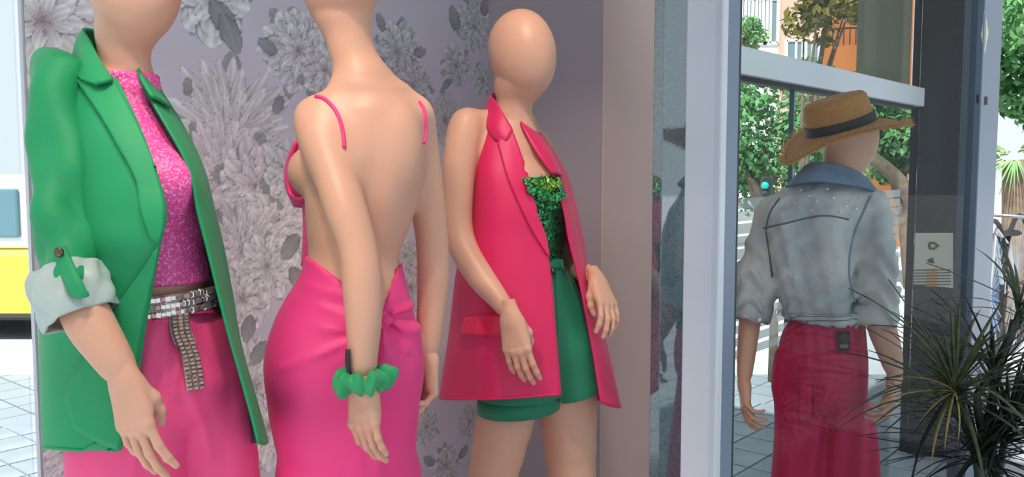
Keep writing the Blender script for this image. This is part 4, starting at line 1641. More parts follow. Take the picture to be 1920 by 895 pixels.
# ------------------------------------------------------------------ mannequin in the magenta sleeveless blazer
def build_vest_mannequin():
    YC = 2.40
    root = empty('mannequin', (W3(990, 700, YC)[0], YC, 0.2))
    tag(root, 'mannequin in a magenta sleeveless blazer over green top and shorts', 'mannequin', GR)
    lo = (W3(810, 0, YC)[0], 2.0, 0.2)
    hi = (W3(1190, 0, YC)[0], 2.68, 1.98)
    T = Field(lo, hi, 0.0055)
    T.loft([prow(222, 925, 1000, 2.42, .05), prow(245, 892, 1002, 2.41, .07), prow(275, 884, 1022, 2.40, .086), prow(310, 886, 1032, 2.40, .094),
            prow(350, 895, 1044, 2.40, .098), prow(400, 908, 1054, 2.40, .090), prow(440, 914, 1054, 2.41, .083), prow(485, 920, 1052, 2.41, .080),
            prow(540, 905, 1075, 2.41, .095), prow(600, 892, 1100, 2.41, .112), prow(660, 888, 1116, 2.41, .115), prow(700, 892, 1120, 2.41, .105)], 0, 2.15)
    T.chain([ppt(965, 265, 2.40, .058), ppt(962, 218, 2.405, .0425), ppt(960, 165, 2.41, .0425), ppt(966, 110, 2.41, .045)], 0.018)
    T.chain([ppt(950, 238, 2.41, .035), ppt(880, 228, 2.38, .036)], 0.04)
    T.chain([ppt(972, 240, 2.42, .033), ppt(1005, 262, 2.49, .034)], 0.04)
    add_head(T, W3(975, 89, 2.40), (.62, -.78), 0.0, 1.0, 0.0)
    T.ell(W3(1010, 338, 2.35), (.046, .046, .048), None, .03)
    T.ell(W3(975, 340, 2.315), (.052, .05, .05), None, .03)
    leg_to_floor(T, W3(965, 700, 2.38), W3(905, 985, 2.34), 0.2, .084, .052, (.62, -.78))
    leg_to_floor(T, W3(1060, 700, 2.44), W3(1078, 985, 2.42), 0.2, .084, .052, (.62, -.78))
    A = T.like()
    A.chain([ppt(873, 236, 2.355, .044), ppt(864, 290, 2.335, .042), ppt(858, 360, 2.32, .039), ppt(858, 425, 2.30, .036), ppt(872, 472, 2.27, .034),
             ppt(905, 525, 2.22, .031), ppt(938, 566, 2.17, .0225), ppt(951, 586, 2.155, .0185)], 0.012, 24)
    A.chain([ppt(1012, 275, 2.50, .036), ppt(1032, 340, 2.56, .034), ppt(1036, 425, 2.575, .031), ppt(1066, 490, 2.50, .028), ppt(1096, 512, 2.42, .025), ppt(1118, 525, 2.36, .0205)], 0.012, 18)
    Bd = T.copy()
    Bd.F = smin(T.F, A.F, 0.02)
    body = Bd.mesh('body', M['skin'], root)
    # ---- sequinned top
    D = T.copy()
    X, Y, Z = D.xyz()
    ztop = W3(0, 330, 2.33)[2] + (X - W3(1030, 0, 2.33)[0]) * 0.05
    D.F = np.maximum(np.maximum(D.F - .006, Z - ztop), W3(0, 492, 2.33)[2] - Z).astype(np.float32)
    top = D.mesh('top', M['sequin'], root, 1)
    top['label'] = 'green sequinned cowl neck top'
    bt = bvh_of(top)
    # cowl: three slack folds hanging from the neckline
    for k, (rows, off) in enumerate([([[(975, 300), (1000, 322), (1030, 333), (1060, 330)], [(978, 325), (1002, 352), (1032, 362), (1061, 345)]], .012),
                                     ([[(980, 335), (1004, 348), (1032, 358), (1060, 343)], [(985, 360), (1006, 378), (1030, 383), (1060, 366)]], .022),
                                     ([[(984, 360), (1004, 372), (1030, 380), (1058, 362)], [(988, 376), (1008, 390), (1034, 396), (1058, 384)]], .014)]):
        g = []
        for cidx, c in enumerate(rows):
            g.append([tuple(q) for q in cr(np.array(c, float), 24)])
        P0 = np.array([hit(bt, x, y, off * .35, 2.3) for x, y in g[0]])
        P2 = np.array([hit(bt, x, y, off * .5, 2.3) for x, y in g[1]])
        Pm = (P0 + P2) / 2 + np.array([.3, -.95, -.2]) * off
        V = np.concatenate([np.array([cr(np.array([P0[i], Pm[i], P2[i]]), 9) for i in range(24)]).transpose(1, 0, 2).reshape(-1, 3)])
        o = from_py('cowl_fold', V, grid_faces(9, 24), M['gold_sequin'] if k == 0 else M['sequin'], top, True)
        solidify(o, .004)
    bb = bvh_of(body)
    # ---- shorts
    Sh = T.like()
    Sh.loft([prow(484, 921, 1054, 2.41, .086), prow(520, 905, 1072, 2.41, .094), prow(560, 893, 1090, 2.41, .108), prow(620, 885, 1112, 2.41, .125),
             prow(670, 886, 1122, 2.41, .122), prow(705, 900, 1110, 2.41, .09)], 0, 2.3)
    Sh.cone(W3(972, 670, 2.37), W3(968, 765, 2.36), .108, .116, .03)
    Sh.cone(W3(1066, 660, 2.37), W3(1086, 740, 2.37), .080, .066, .02)
    Sh.cone(W3(1068, 660, 2.46), W3(1088, 740, 2.46), .080, .066, .02)
    X, Y, Z = Sh.xyz()
    ridge = 0.003 * np.sin((X + .4 * Y) * 90) * np.clip((Z - 1.0) / .2, 0, 1)
    xm = W3(1052, 0, 2.36)[0]
    zh = np.where(X < xm, W3(0, 757, 2.28)[2], W3(0, 762, 2.32)[2] + (X - xm) * .30)
    Sh.F = np.maximum(np.maximum(Sh.F - ridge, zh - Z), Z - W3(0, 486, 2.33)[2]).astype(np.float32)
    sh = Sh.mesh('shorts', M['green_short'], root, 1)
    sh['label'] = 'green high waisted shorts'
    bs = bvh_of(sh)
    # turned-up hem of her right leg
    cuff_c = [W3(972, 763, 2.36)]
    c0 = W3(972, 738, 2.37)
    c1 = W3(972, 768, 2.37)
    v = []
    for i in range(40):
        th = 2 * math.pi * i / 40
        for (r, z) in ((.108, 0), (.1135, 0), (.116, .5), (.1165, 1), (.108, 1)):
            c = c0 * (1 - z) + c1 * z
            v.append((c[0] + r * .97 * math.cos(th), c[1] + r * math.sin(th), c[2] + .008 * math.cos(th)))
    f = grid_faces(40, 5, True) + [(39 * 5 + j, 39 * 5 + (j + 1) % 5, (j + 1) % 5, j) for j in range(5)]
    from_py('turned_hem', v, f, M['green_short'], sh, True)
    drape('waistband', bs, [[(1008, 488), (1030, 489), (1050, 487)], [(1008, 504), (1032, 505), (1056, 503)]], 14, 5, .002, .004, M['green_short'], sh, 2.33)
    p = hit(bs, 1035, 510, .006, 2.32)
    tube('button', [p, p + (0, -.005, 0)], .008, M['button'], sh, 14)
    for x in (1053,):
        drape('belt_loop', bs, [[(x - 3, 489), (x - 1, 508)], [(x, 489), (x + 2, 508)]], 6, 3, .005, .003, M['green_short'], sh, 2.33)
    drape_line('fly_seam', bs, [(1041, 512), (1044, 580), (1046, 628), (1040, 632)], .0016, M['green_short'], sh, 2.3, 24, .001)
    drape_line('pocket_seam', bs, [(1060, 512), (1082, 560), (1092, 600)], .0016, M['green_short'], sh, 2.33, 24, .001)
    # ---- sleeveless blazer: one cloth from front edge round the back to the other front edge
    cols = [
        [(958, 235, 2.33), (985, 320, 2.285), (1004, 390, 2.26), (1022, 445, 2.255), (1034, 520, 2.235), (1042, 620, 2.215), (1052, 742, 2.205)],
        [(942, 228, 2.34), (950, 320, 2.275), (955, 390, 2.25), (960, 445, 2.24), (965, 520, 2.225), (968, 620, 2.20), (972, 748, 2.185)],
        [(920, 222, 2.36), (912, 320, 2.29), (912, 390, 2.27), (912, 445, 2.26), (906, 520, 2.245), (900, 620, 2.22), (895, 751, 2.21)],
        [(901, 214, 2.39), (889, 320, 2.36), (884, 390, 2.35), (874, 445, 2.34), (858, 520, 2.335), (846, 620, 2.33), (829, 750, 2.33)],
        [(903, 210, 2.42), (893, 320, 2.46), (886, 390, 2.46), (880, 445, 2.45), (872, 520, 2.46), (862, 620, 2.47), (850, 744, 2.48)],
        [(930, 205, 2.46), (940, 320, 2.52), (945, 390, 2.51), (950, 445, 2.50), (955, 520, 2.52), (960, 620, 2.55), (965, 742, 2.56)],
        [(975, 212, 2.48), (1010, 320, 2.56), (1020, 390, 2.55), (1030, 445, 2.54), (1045, 520, 2.54), (1060, 620, 2.56), (1075, 742, 2.57)],
        [(1000, 232, 2.47), (1056, 318, 2.48), (1078, 390, 2.47), (1090, 445, 2.46), (1106, 520, 2.45), (1130, 620, 2.43), (1161, 765, 2.41)],
        [(995, 234, 2.42), (1047, 318, 2.38), (1070, 390, 2.37), (1081, 445, 2.37), (1097, 520, 2.36), (1120, 620, 2.35), (1150, 765, 2.34)],
        [(980, 240, 2.37), (1030, 318, 2.315), (1056, 390, 2.31), (1066, 445, 2.31), (1084, 520, 2.30), (1104, 620, 2.29), (1130, 757, 2.28)],
    ]
    vest = patch('sleeveless_blazer', cols, 70, 90, .005, [M['magenta'], M['magenta']], root,
                 lambda u, v: 0.004 * np.sin(u * 40 + 2 * v) * np.clip(v - .3, 0, 1) + .003 * np.sin(9 * v + 14 * u) * np.clip(v - .2, 0, 1))
    vest['label'] = 'long magenta sleeveless blazer'
    bv = bvh_of(vest)
    # lapel with its notch, collar
    drape('lapel', bv, [[(957, 232), (985, 320), (1004, 390), (1022, 440), (1030, 478)], [(945, 248), (968, 330), (990, 390), (1010, 440), (1028, 480)],
                        [(934, 270), (950, 330), (975, 390), (1000, 440), (1027, 482)]], 34, 10, .009, .005, M['magenta'], vest, 2.28)
    patch('collar', [[(985, 190, 2.50), (945, 172, 2.485), (922, 178, 2.44), (930, 190, 2.37), (945, 215, 2.335), (962, 245, 2.315)],
                     [(985, 210, 2.52), (938, 195, 2.50), (912, 200, 2.44), (917, 215, 2.365), (930, 240, 2.32), (952, 262, 2.30)],
                     [(985, 225, 2.53), (930, 212, 2.51), (905, 214, 2.44), (910, 232, 2.36), (928, 262, 2.315), (947, 268, 2.302)]], 34, 10, .006, M['magenta'], vest)
    patch('collar', [[(970, 212, 2.43), (976, 230, 2.352), (987, 254, 2.328), (1008, 290, 2.303), (1034, 325, 2.293)],
                     [(982, 220, 2.45), (990, 234, 2.39), (1006, 258, 2.35), (1026, 292, 2.32), (1044, 326, 2.31)],
                     [(996, 230, 2.51), (1006, 242, 2.47), (1024, 265, 2.42), (1042, 297, 2.38), (1054, 330, 2.36)]], 26, 10, .006, M['magenta'], vest)
    drape_line('dart_seam', bv, [(905, 300), (940, 420), (945, 520), (946, 590)], .0012, M['magenta'], vest, 2.26, 30, .0)
    drape('pocket_flap', bv, [[(878, 596), (910, 592), (950, 588)], [(872, 612), (910, 612), (950, 610)], [(870, 627), (910, 629), (950, 629)]], 16, 8, .010, .006,
          M['magenta_flap'], vest, 2.23)
    drape_line('pocket_welt', bv, [(880, 595), (912, 591), (950, 586)], .004, M['magenta_flap'], vest, 2.23, 14, .004)
    drape_line('hem_edge', bv, [(832, 747), (900, 748), (972, 745), (1048, 739)], .003, M['magenta_flap'], vest, 2.2, 26, .002)
    # ---- hands
    hand(root, W3(958, 595, 2.145), W3(980, 712, 2.12) - W3(958, 595, 2.145), (-.35, -.93, .0), True, (14, 16, 12), 4, .9, 0.98,
         curls=[(12, 14, 10), (14, 16, 12), (14, 18, 14), (12, 18, 14)])
    hand(root, W3(1120, 527, 2.345), W3(1154, 606, 2.25) - W3(1120, 527, 2.345), (.55, -.5, .6), False, (18, 22, 18), 6, .8, 0.94,
         curls=[(18, 22, 20), (16, 24, 20), (14, 24, 20), (12, 22, 20)])
    # assembly seam of the forearm
    ring_seam(root, W3(938, 566, 2.173), W3(955, 590, 2.15) - W3(925, 550, 2.20), .0243)
    return root


def ring_seam(root, c, d, r):
    d = np.array(d) / np.linalg.norm(d)
    a = np.cross(d, (0, 0, 1.0))
    a /= np.linalg.norm(a)
    b_ = np.cross(d, a)
    P = [np.array(c) + r * (math.cos(t) * a + math.sin(t) * b_) for t in np.linspace(0, 2 * math.pi, 30)]
    tube('arm_seam', P, .0008, M['seam'], root, 5)


M['seam'] = mat('arm_joint_line', rgb(170, 120, 92), 0.6)
# ------------------------------------------------------------------ mannequin in the green blazer
def build_blazer_mannequin():
    YC = 1.65
    root = empty('mannequin', (W3(290, 700, YC)[0], YC, 0.2))
    tag(root, 'mannequin in a green blazer, pink glitter top and pink trousers', 'mannequin', GR)
    lo = (W3(40, 0, YC)[0], 1.28, 0.2)
    hi = (W3(500, 0, 1.75)[0], 2.02, 2.02)
    T = Field(lo, hi, 0.0055)
    T.loft([prow(150, 195, 262, 1.66, .045), prow(178, 145, 275, 1.67, .055), prow(215, 122, 298, 1.66, .080), prow(280, 118, 345, 1.65, .098),
            prow(340, 124, 362, 1.65, .104), prow(400, 138, 368, 1.65, .100), prow(460, 165, 371, 1.66, .088), prow(520, 182, 380, 1.66, .082),
            prow(570, 188, 380, 1.66, .080), prow(640, 185, 385, 1.66, .085), prow(700, 185, 390, 1.66, .09)], 0, 2.15)
    T.chain([ppt(232, 175, 1.66, .050), ppt(229, 120, 1.665, .0385), ppt(226, 70, 1.67, .038), ppt(232, 20, 1.67, .042)], 0.018)
    T.chain([ppt(205, 172, 1.66, .030), ppt(135, 172, 1.63, .028)], 0.04)
    T.chain([ppt(245, 150, 1.67, .032), ppt(262, 168, 1.77, .034)], 0.04)
    add_head(T, W3(246, -62, 1.66), (.62, -.78), 0.02, 1.03)
    T.ell(W3(308, 345, 1.575), (.045, .045, .05), None, .04)
    T.ell(W3(230, 345, 1.56), (.048, .045, .05), None, .04)
    A = T.like()
    A.chain([ppt(118, 160, 1.62, .030), ppt(117, 250, 1.575, .030), ppt(122, 380, 1.52, .029), ppt(134, 490, 1.475, .030), ppt(146, 550, 1.455, .034),
             ppt(168, 605, 1.435, .035), ppt(200, 655, 1.42, .030), ppt(226, 695, 1.41, .0245), ppt(232, 704, 1.408, .0225)], 0.012, 28)
    A.chain([ppt(272, 178, 1.79, .034), ppt(315, 300, 1.81, .032), ppt(345, 420, 1.80, .031), ppt(375, 540, 1.77, .029), ppt(405, 660, 1.73, .024)], 0.012, 18)
    leg_to_floor(T, W3(255, 720, 1.64), W3(235, 1150, 1.62), 0.2, .072, .052, (.62, -.78))
    leg_to_floor(T, W3(350, 720, 1.70), W3(410, 1150, 1.72), 0.2, .068, .052, (.62, -.78))
    Bd = T.copy()
    Bd.F = smin(T.F, A.F, 0.02)
    body = Bd.mesh('body', M['skin'], root)
    # ---- glitter top with a short stand-up neck
    D = T.copy()
    X, Y, Z = D.xyz()
    ztop = W3(0, 133, 1.62)[2] + 0.0 * X
    puck = .0022 * np.sin(Z * 260) * np.exp(-((Z - W3(0, 145, 1.62)[2]) / .02) ** 2)
    D.F = np.maximum(np.maximum(D.F - .007 - puck - sines(X, Y, Z, 5, .0012, (60, 60, 40)), Z - ztop), W3(0, 541, 1.57)[2] - Z).astype(np.float32)
    top = D.mesh('top', M['pink_top'], root, 1)
    top['label'] = 'pink glitter cropped top with a short raised neck'
    # ---- trousers
    P = T.like()
    P.loft([prow(588, 176, 390, 1.66, .098), prow(620, 166, 408, 1.66, .110), prow(670, 152, 428, 1.66, .130), prow(710, 146, 440, 1.66, .132),
            prow(760, 165, 430, 1.66, .10), prow(800, 190, 400, 1.66, .06)], 0, 2.3)
    fl = 0.21
    P.chain([ppt(258, 660, 1.625, .104), ppt(246, 740, 1.625, .108), ppt(241, 840, 1.615, .096), ppt(239, 900, 1.61, .095), (*(W3(236, 1150, 1.61)), .105), (W3(226, 0, 1.61)[0], 1.61, .30, .115)], .035, 16)
    P.chain([ppt(345, 660, 1.68, .098), ppt(372, 740, 1.69, .090), ppt(398, 840, 1.71, .082), ppt(407, 900, 1.715, .080), (*(W3(415, 1150, 1.72)), .09), (W3(420, 0, 1.72)[0], 1.72, .30, .095)], .012, 16)
    X, Y, Z = P.xyz()
    pl = 0.0
    for (x0, y0, x1, y1, wd_, am) in [(300, 600, 312, 760, .008, .005), (330, 600, 322, 760, .007, .004), (346, 700, 360, 895, .007, .004), (285, 620, 255, 890, .010, .004),
                                      (400, 640, 415, 880, .010, .003), (300, 640, 330, 720, .014, -.005)]:
        p, q = W3(x0, y0, 1.53), W3(x1, y1, 1.53)
        ba = np.array([q[0] - p[0], q[2] - p[2]])
        t = np.clip(((X - p[0]) * ba[0] + (Z - p[2]) * ba[1]) / (ba @ ba), 0, 1)
        dd = np.sqrt((X - p[0] - t * ba[0]) ** 2 + (Z - p[2] - t * ba[1]) ** 2)
        pl = pl + am * np.exp(-(dd / wd_) ** 2)
    P.F = np.maximum(np.maximum(P.F - pl, Z - W3(0, 578, 1.57)[2] - (X - W3(330, 0, 1.57)[0]) * .12), .27 - Z).astype(np.float32)
    tro = P.mesh('trousers', M['pink_trouser'], root, 1)
    tro['label'] = 'loose pink pleated trousers'
    bt = bvh_of(tro)
    drape_line('waist_seam', bt, [(285, 603), (330, 600), (365, 585), (388, 562)], .0022, M['pink_trouser'], tro, 1.56, 24, .001)
    # ---- jewelled belt around the waist with a hanging end
    belt = empty_part('belt', root)
    gm = gem_mesh()
    cx, cy = (W3(176, 570, 1.66)[0] + W3(390, 570, 1.66)[0]) / 2, 1.66
    rx, ry = (W3(390, 570, 1.66)[0] - W3(176, 570, 1.66)[0]) / 2 + .006, .104
    zb_ = W3(0, 573, 1.56)[2]
    band_v = []
    nb = 60
    for i in range(nb):
        th = math.pi * (-0.62 + 0.78 * i / (nb - 1))
        x, y = cx + rx * math.cos(th), cy + ry * math.sin(th)
        zz = zb_ + .10 * (x - W3(330, 0, 1.57)[0])
        for (e, k) in ((-.0205, 0), (.0205, 0), (.0205, 1), (-.0205, 1)):
            band_v.append((x + k * .004 * math.cos(th), y + k * .004 * math.sin(th), zz + e))
    from_py('strap', band_v, grid_faces(nb, 4, True), M['belt'], belt, False)
    n = 0
    for i in range(34):
        th = math.pi * (-0.60 + 0.74 * i / 33)
        for r_ in range(3):
            x, y = cx + (rx + .005) * math.cos(th), cy + (ry + .005) * math.sin(th)
            zz = zb_ + .10 * (x - W3(330, 0, 1.57)[0]) + (r_ - 1) * .0135
            g = bpy.data.objects.new('gem', gm[(i * 7 + r_ * 3) % 5 == 0])
            COL.objects.link(g)
            g.parent = belt
            g.location = (x, y, zz)
            g.rotation_euler = (0, random.uniform(-.25, .25), th + math.pi / 2 + random.uniform(-.2, .2))
            sc_ = random.uniform(.85, 1.15)
            g.scale = (sc_, 1, sc_)
            n += 1
    # hanging end
    E = cr(np.array([hit(bt, x, y, .012, 1.55) for x, y in [(330, 588), (338, 625), (350, 670), (360, 726)]]), 22)
    Rv = np.array([.75, .66, 0])
    v = []
    for p in E:
        for s_ in (-1, 1):
            v.append(p + Rv * s_ * .0165 * (1.12 - .2 * (p[2] < E[10][2])))
    o = from_py('hanging_end', v, grid_faces(22, 2), M['belt'], belt)
    solidify(o, .005)
    for i in range(1, 22):
        for s_ in (-1, 0, 1):
            g = bpy.data.objects.new('gem', gm[1 if (i + s_) % 2 else 2])
            COL.objects.link(g)
            g.parent = belt
            g.location = E[i] + Rv * s_ * .0105 + np.array([.66, -.75, 0]) * .004
            g.rotation_euler = (random.uniform(-.2, .2), 0, math.atan2(Rv[1], Rv[0]))
            g.scale = (.95, .8, .62)
    # ---- blazer: one cloth from her right front edge round the back to her left front edge
    cols = [
        [(222, 150, 1.590), (268, 250, 1.525), (300, 340, 1.490), (313, 400, 1.475), (303, 452, 1.470), (290, 520, 1.485), (275, 610, 1.490), (258, 720, 1.495), (228, 845, 1.50)],
        [(200, 140, 1.598), (222, 250, 1.515), (235, 340, 1.480), (240, 400, 1.468), (236, 452, 1.462), (225, 520, 1.48), (210, 610, 1.485), (192, 720, 1.485), (168, 846, 1.49)],
        [(160, 128, 1.61), (165, 250, 1.525), (170, 340, 1.500), (170, 400, 1.49), (168, 452, 1.485), (160, 520, 1.505), (148, 610, 1.505), (135, 720, 1.505), (122, 844, 1.505)],
        [(100, 118, 1.63), (95, 250, 1.60), (95, 340, 1.60), (94, 400, 1.59), (90, 452, 1.58), (84, 520, 1.585), (79, 610, 1.58), (79, 720, 1.58), (82, 842, 1.58)],
        [(95, 112, 1.68), (92, 250, 1.72), (92, 340, 1.73), (92, 400, 1.73), (92, 452, 1.73), (92, 520, 1.73), (92, 610, 1.72), (95, 720, 1.71), (98, 840, 1.70)],
        [(150, 108, 1.75), (150, 250, 1.80), (155, 340, 1.80), (160, 400, 1.79), (165, 452, 1.79), (165, 520, 1.80), (160, 610, 1.82), (160, 720, 1.83), (160, 838, 1.83)],
        [(205, 112, 1.76), (250, 250, 1.85), (265, 340, 1.85), (275, 400, 1.85), (280, 452, 1.85), (290, 520, 1.86), (300, 610, 1.87), (310, 720, 1.88), (300, 836, 1.84)],
        [(262, 125, 1.765), (318, 218, 1.83), (360, 300, 1.84), (380, 360, 1.84), (388, 430, 1.81), (395, 510, 1.79), (402, 610, 1.77), (420, 720, 1.75), (445, 836, 1.73)],
        [(275, 132, 1.745), (338, 228, 1.77), (380, 312, 1.77), (403, 400, 1.765), (418, 470, 1.75), (430, 540, 1.74), (447, 630, 1.70), (472, 730, 1.67), (498, 828, 1.645)],
        [(268, 142, 1.69), (324, 226, 1.66), (370, 318, 1.64), (391, 400, 1.63), (406, 470, 1.63), (420, 540, 1.62), (440, 630, 1.61), (466, 730, 1.60), (495, 836, 1.60)],
        [(258, 150, 1.635), (303, 222, 1.59), (354, 318, 1.57), (371, 400, 1.565), (390, 470, 1.56), (408, 540, 1.56), (430, 630, 1.56), (456, 730, 1.56), (484, 832, 1.56)],
    ]

    def folds(u, v):
        return (0.004 * np.sin(u * 34 + 3 * v) * np.clip(v - .45, 0, 1) * (u < .45) + .003 * np.sin(11 * v + 17 * u) * np.clip(v - .15, 0, .6))
    bl = patch('blazer', cols, 80, 110, .005, [M['green'], M['lining']], root, folds, mat_off=1, flip=True)
    bl['label'] = 'open green blazer with rolled sleeves'
    bv = bvh_of(bl)
    # sleeve of her right arm with creases
    sp_ = [(112, 126, 1.615, .042), (110, 165, 1.60, .048), (113, 240, 1.57, .047), (117, 330, 1.535, .0445), (122, 420, 1.50, .044), (129, 490, 1.475, .046), (137, 545, 1.46, .050)]
    Pn = cr(np.array([ppt(x, y, Y, r) for x, y, Y, r in sp_]), 60)
    v, f = tube_mesh(Pn[:, :3], Pn[:, 3], 48, None, False)
    v = np.array(v)
    cen = np.repeat(Pn[:, :3], 48, 0)
    dirn = (v - cen) / np.linalg.norm(v - cen, axis=1)[:, None]
    tt = np.repeat(np.linspace(0, 1, 60), 48)
    th = np.tile(np.linspace(0, 2 * math.pi, 48, endpoint=False), 60)
    dsp = 1.5 * (.0045 * np.sin(tt * 26 + 2.2 * np.sin(th + 1)) * np.clip((tt - .35) * 2, 0, 1) + .004 * np.sin(th * 3 + tt * 9) * np.clip(tt * 2, 0, 1)
           + .003 * np.sin(tt * 14 - th * 2))
    v = v + dirn * dsp[:, None]
    sl_ = from_py('sleeve', v, f, M['green'], bl, True)
    solidify(sl_, .004, 0)
    # padded shoulder cap
    patch('shoulder_pad', [[(150, 112, 1.72), (110, 94, 1.69), (76, 92, 1.67), (60, 112, 1.65), (60, 150, 1.63)],
                           [(158, 122, 1.65), (120, 102, 1.615), (88, 98, 1.60), (68, 118, 1.60), (65, 155, 1.59)],
                           [(158, 152, 1.62), (130, 135, 1.58), (100, 132, 1.56), (82, 142, 1.56), (70, 165, 1.57)],
                           [(160, 190, 1.60), (135, 185, 1.59), (110, 185, 1.585), (85, 190, 1.585), (72, 200, 1.585)]], 26, 22, .005, M['green'], bl)
    # rolled pale cuff
    cu = [(127, 508, 1.468, .055), (135, 542, 1.458, .061), (146, 578, 1.448, .060), (153, 596, 1.444, .055)]
    Pc = cr(np.array([ppt(x, y, Y, r) for x, y, Y, r in cu]), 22)
    v, f = tube_mesh(Pc[:, :3], Pc[:, 3], 44, None, False)
    v = np.array(v)
    cen = np.repeat(Pc[:, :3], 44, 0)
    dirn = (v - cen) / np.linalg.norm(v - cen, axis=1)[:, None]
    tt = np.repeat(np.linspace(0, 1, 22), 44)
    th = np.tile(np.linspace(0, 2 * math.pi, 44, endpoint=False), 22)
    v = v + dirn * (.004 * np.sin(th * 4 + 5 * tt) + .003 * np.sin(th * 9 - 7 * tt))[:, None]
    cf = from_py('rolled_cuff', v, f, M['cuff'], bl, True)
    solidify(cf, .005, 0)
    cf['label'] = 'pale grey turned-back sleeve lining'
    bc = BVHTree.FromPolygons([q.co.copy() for o_ in (sl_, cf) for q in o_.data.vertices],
                              [tuple(p_.vertices) for p_ in sl_.data.polygons] +
                              [tuple(i + len(sl_.data.vertices) for i in p_.vertices) for p_ in cf.data.polygons])
    tabp = patch('sleeve_tab', [[(102, 470, 1.424), (112, 508, 1.41), (124, 535, 1.394), (137, 556, 1.392), (142, 553, 1.40)],
                                [(112, 464, 1.419), (127, 502, 1.405), (140, 530, 1.389), (152, 557, 1.387), (155, 552, 1.397)],
                                [(123, 464, 1.424), (140, 498, 1.41), (154, 527, 1.394), (166, 553, 1.392), (166, 548, 1.40)]], 26, 9, .005, M['green'], bl)
    bc = bvh_of(tabp)
    p = hit(bc, 115, 474, .004, 1.42)
    v = [p + np.array([math.cos(t) * r, -d_, math.sin(t) * r]) for r, d_ in ((.0075, 0), (.008, .004), (.005, .006), (.0005, .0065)) for t in np.linspace(0, 2 * math.pi, 14, endpoint=False)]
    from_py('button', v, grid_faces(4, 14, True), M['button'], bl, True)
    # lapels and collar
    drape('lapel', bv, [[(207, 142), (250, 222), (286, 300), (311, 375), (312, 415), (300, 452)], [(178, 150), (222, 222), (262, 300), (290, 375), (293, 415), (293, 452)],
                        [(151, 157), (192, 222), (232, 290), (258, 345), (268, 400), (286, 450)]], 44, 12, .010, .005, M['green'], bl, 1.5,
          lambda u, v: .006 * np.sin(np.clip(v - .7, 0, 1) * 10))
    patch('collar', [[(262, 118, 1.75), (215, 70, 1.765), (160, 54, 1.715), (170, 78, 1.645), (188, 112, 1.60), (212, 150, 1.565)],
                     [(262, 128, 1.77), (205, 92, 1.785), (149, 74, 1.725), (153, 100, 1.635), (165, 128, 1.585), (195, 154, 1.55)],
                     [(262, 140, 1.775), (200, 110, 1.79), (143, 100, 1.73), (145, 124, 1.63), (149, 147, 1.58), (178, 158, 1.55)]], 40, 12, .006, M['green'], bl)
    patch('collar', [[(258, 112, 1.68), (258, 130, 1.632), (266, 152, 1.612), (284, 182, 1.595)],
                     [(267, 118, 1.71), (272, 136, 1.675), (284, 160, 1.65), (302, 190, 1.625)],
                     [(272, 126, 1.775), (284, 146, 1.74), (300, 172, 1.70), (320, 203, 1.665)]], 20, 8, .006, M['green'], bl)
    # turned front corner and pocket
    drape('front_facing', bv, [[(300, 458), (290, 520), (275, 610), (258, 720), (226, 840)], [(296, 462), (262, 530), (228, 610), (196, 720), (190, 826)],
                               [(290, 468), (232, 560), (176, 650), (136, 735), (148, 800)]], 36, 12, .012, .005, M['green'], bl, 1.46)
    drape('pocket_welt', bv, [[(178, 573), (222, 568)], [(180, 590), (216, 588)]], 10, 4, .003, .004, M['green'], bl, 1.46)
    drape_line('front_seam', bv, [(180, 240), (215, 360), (222, 470), (222, 560)], .0011, M['green'], bl, 1.47, 30, 0)
    drape_line('hem_edge', bv, [(84, 840), (130, 843), (175, 845), (222, 843)], .003, M['green'], bl, 1.46, 20, .002)
    # ---- hand
    hand(root, W3(233, 708, 1.407), W3(270, 868, 1.385) - W3(233, 708, 1.407), (-.38, -.92, .12), True, (16, 22, 18), 6, .95, .97,
         curls=[(10, 14, 12), (8, 14, 12), (10, 16, 14), (14, 20, 16)])
    ring_seam(root, W3(200, 655, 1.42), W3(217, 680, 1.414) - W3(183, 630, 1.426), .0305)
    return root


def empty_part(name, root):
    e = bpy.data.objects.new(name, None)
    COL.objects.link(e)
    e.parent = root
    e.matrix_parent_inverse = INV[root.name]
    e.empty_display_size = .05
    return e


def gem_mesh():
    out = []
    for m_ in (M['gem'], M['gem_b'], M['belt']):
        v = [(x * .0062, 0.0, z * .0062) for x, z in ((-1, -1), (1, -1), (1, 1), (-1, 1))] + \
            [(x * .0036, -.0042, z * .0036) for x, z in ((-1, -1), (1, -1), (1, 1), (-1, 1))]
        me = bpy.data.meshes.new('gem')
        me.from_pydata(v, [], [(0, 1, 5, 4), (1, 2, 6, 5), (2, 3, 7, 6), (3, 0, 4, 7), (4, 5, 6, 7)])
        me.materials.append(m_)
        out.append(me)
    return out


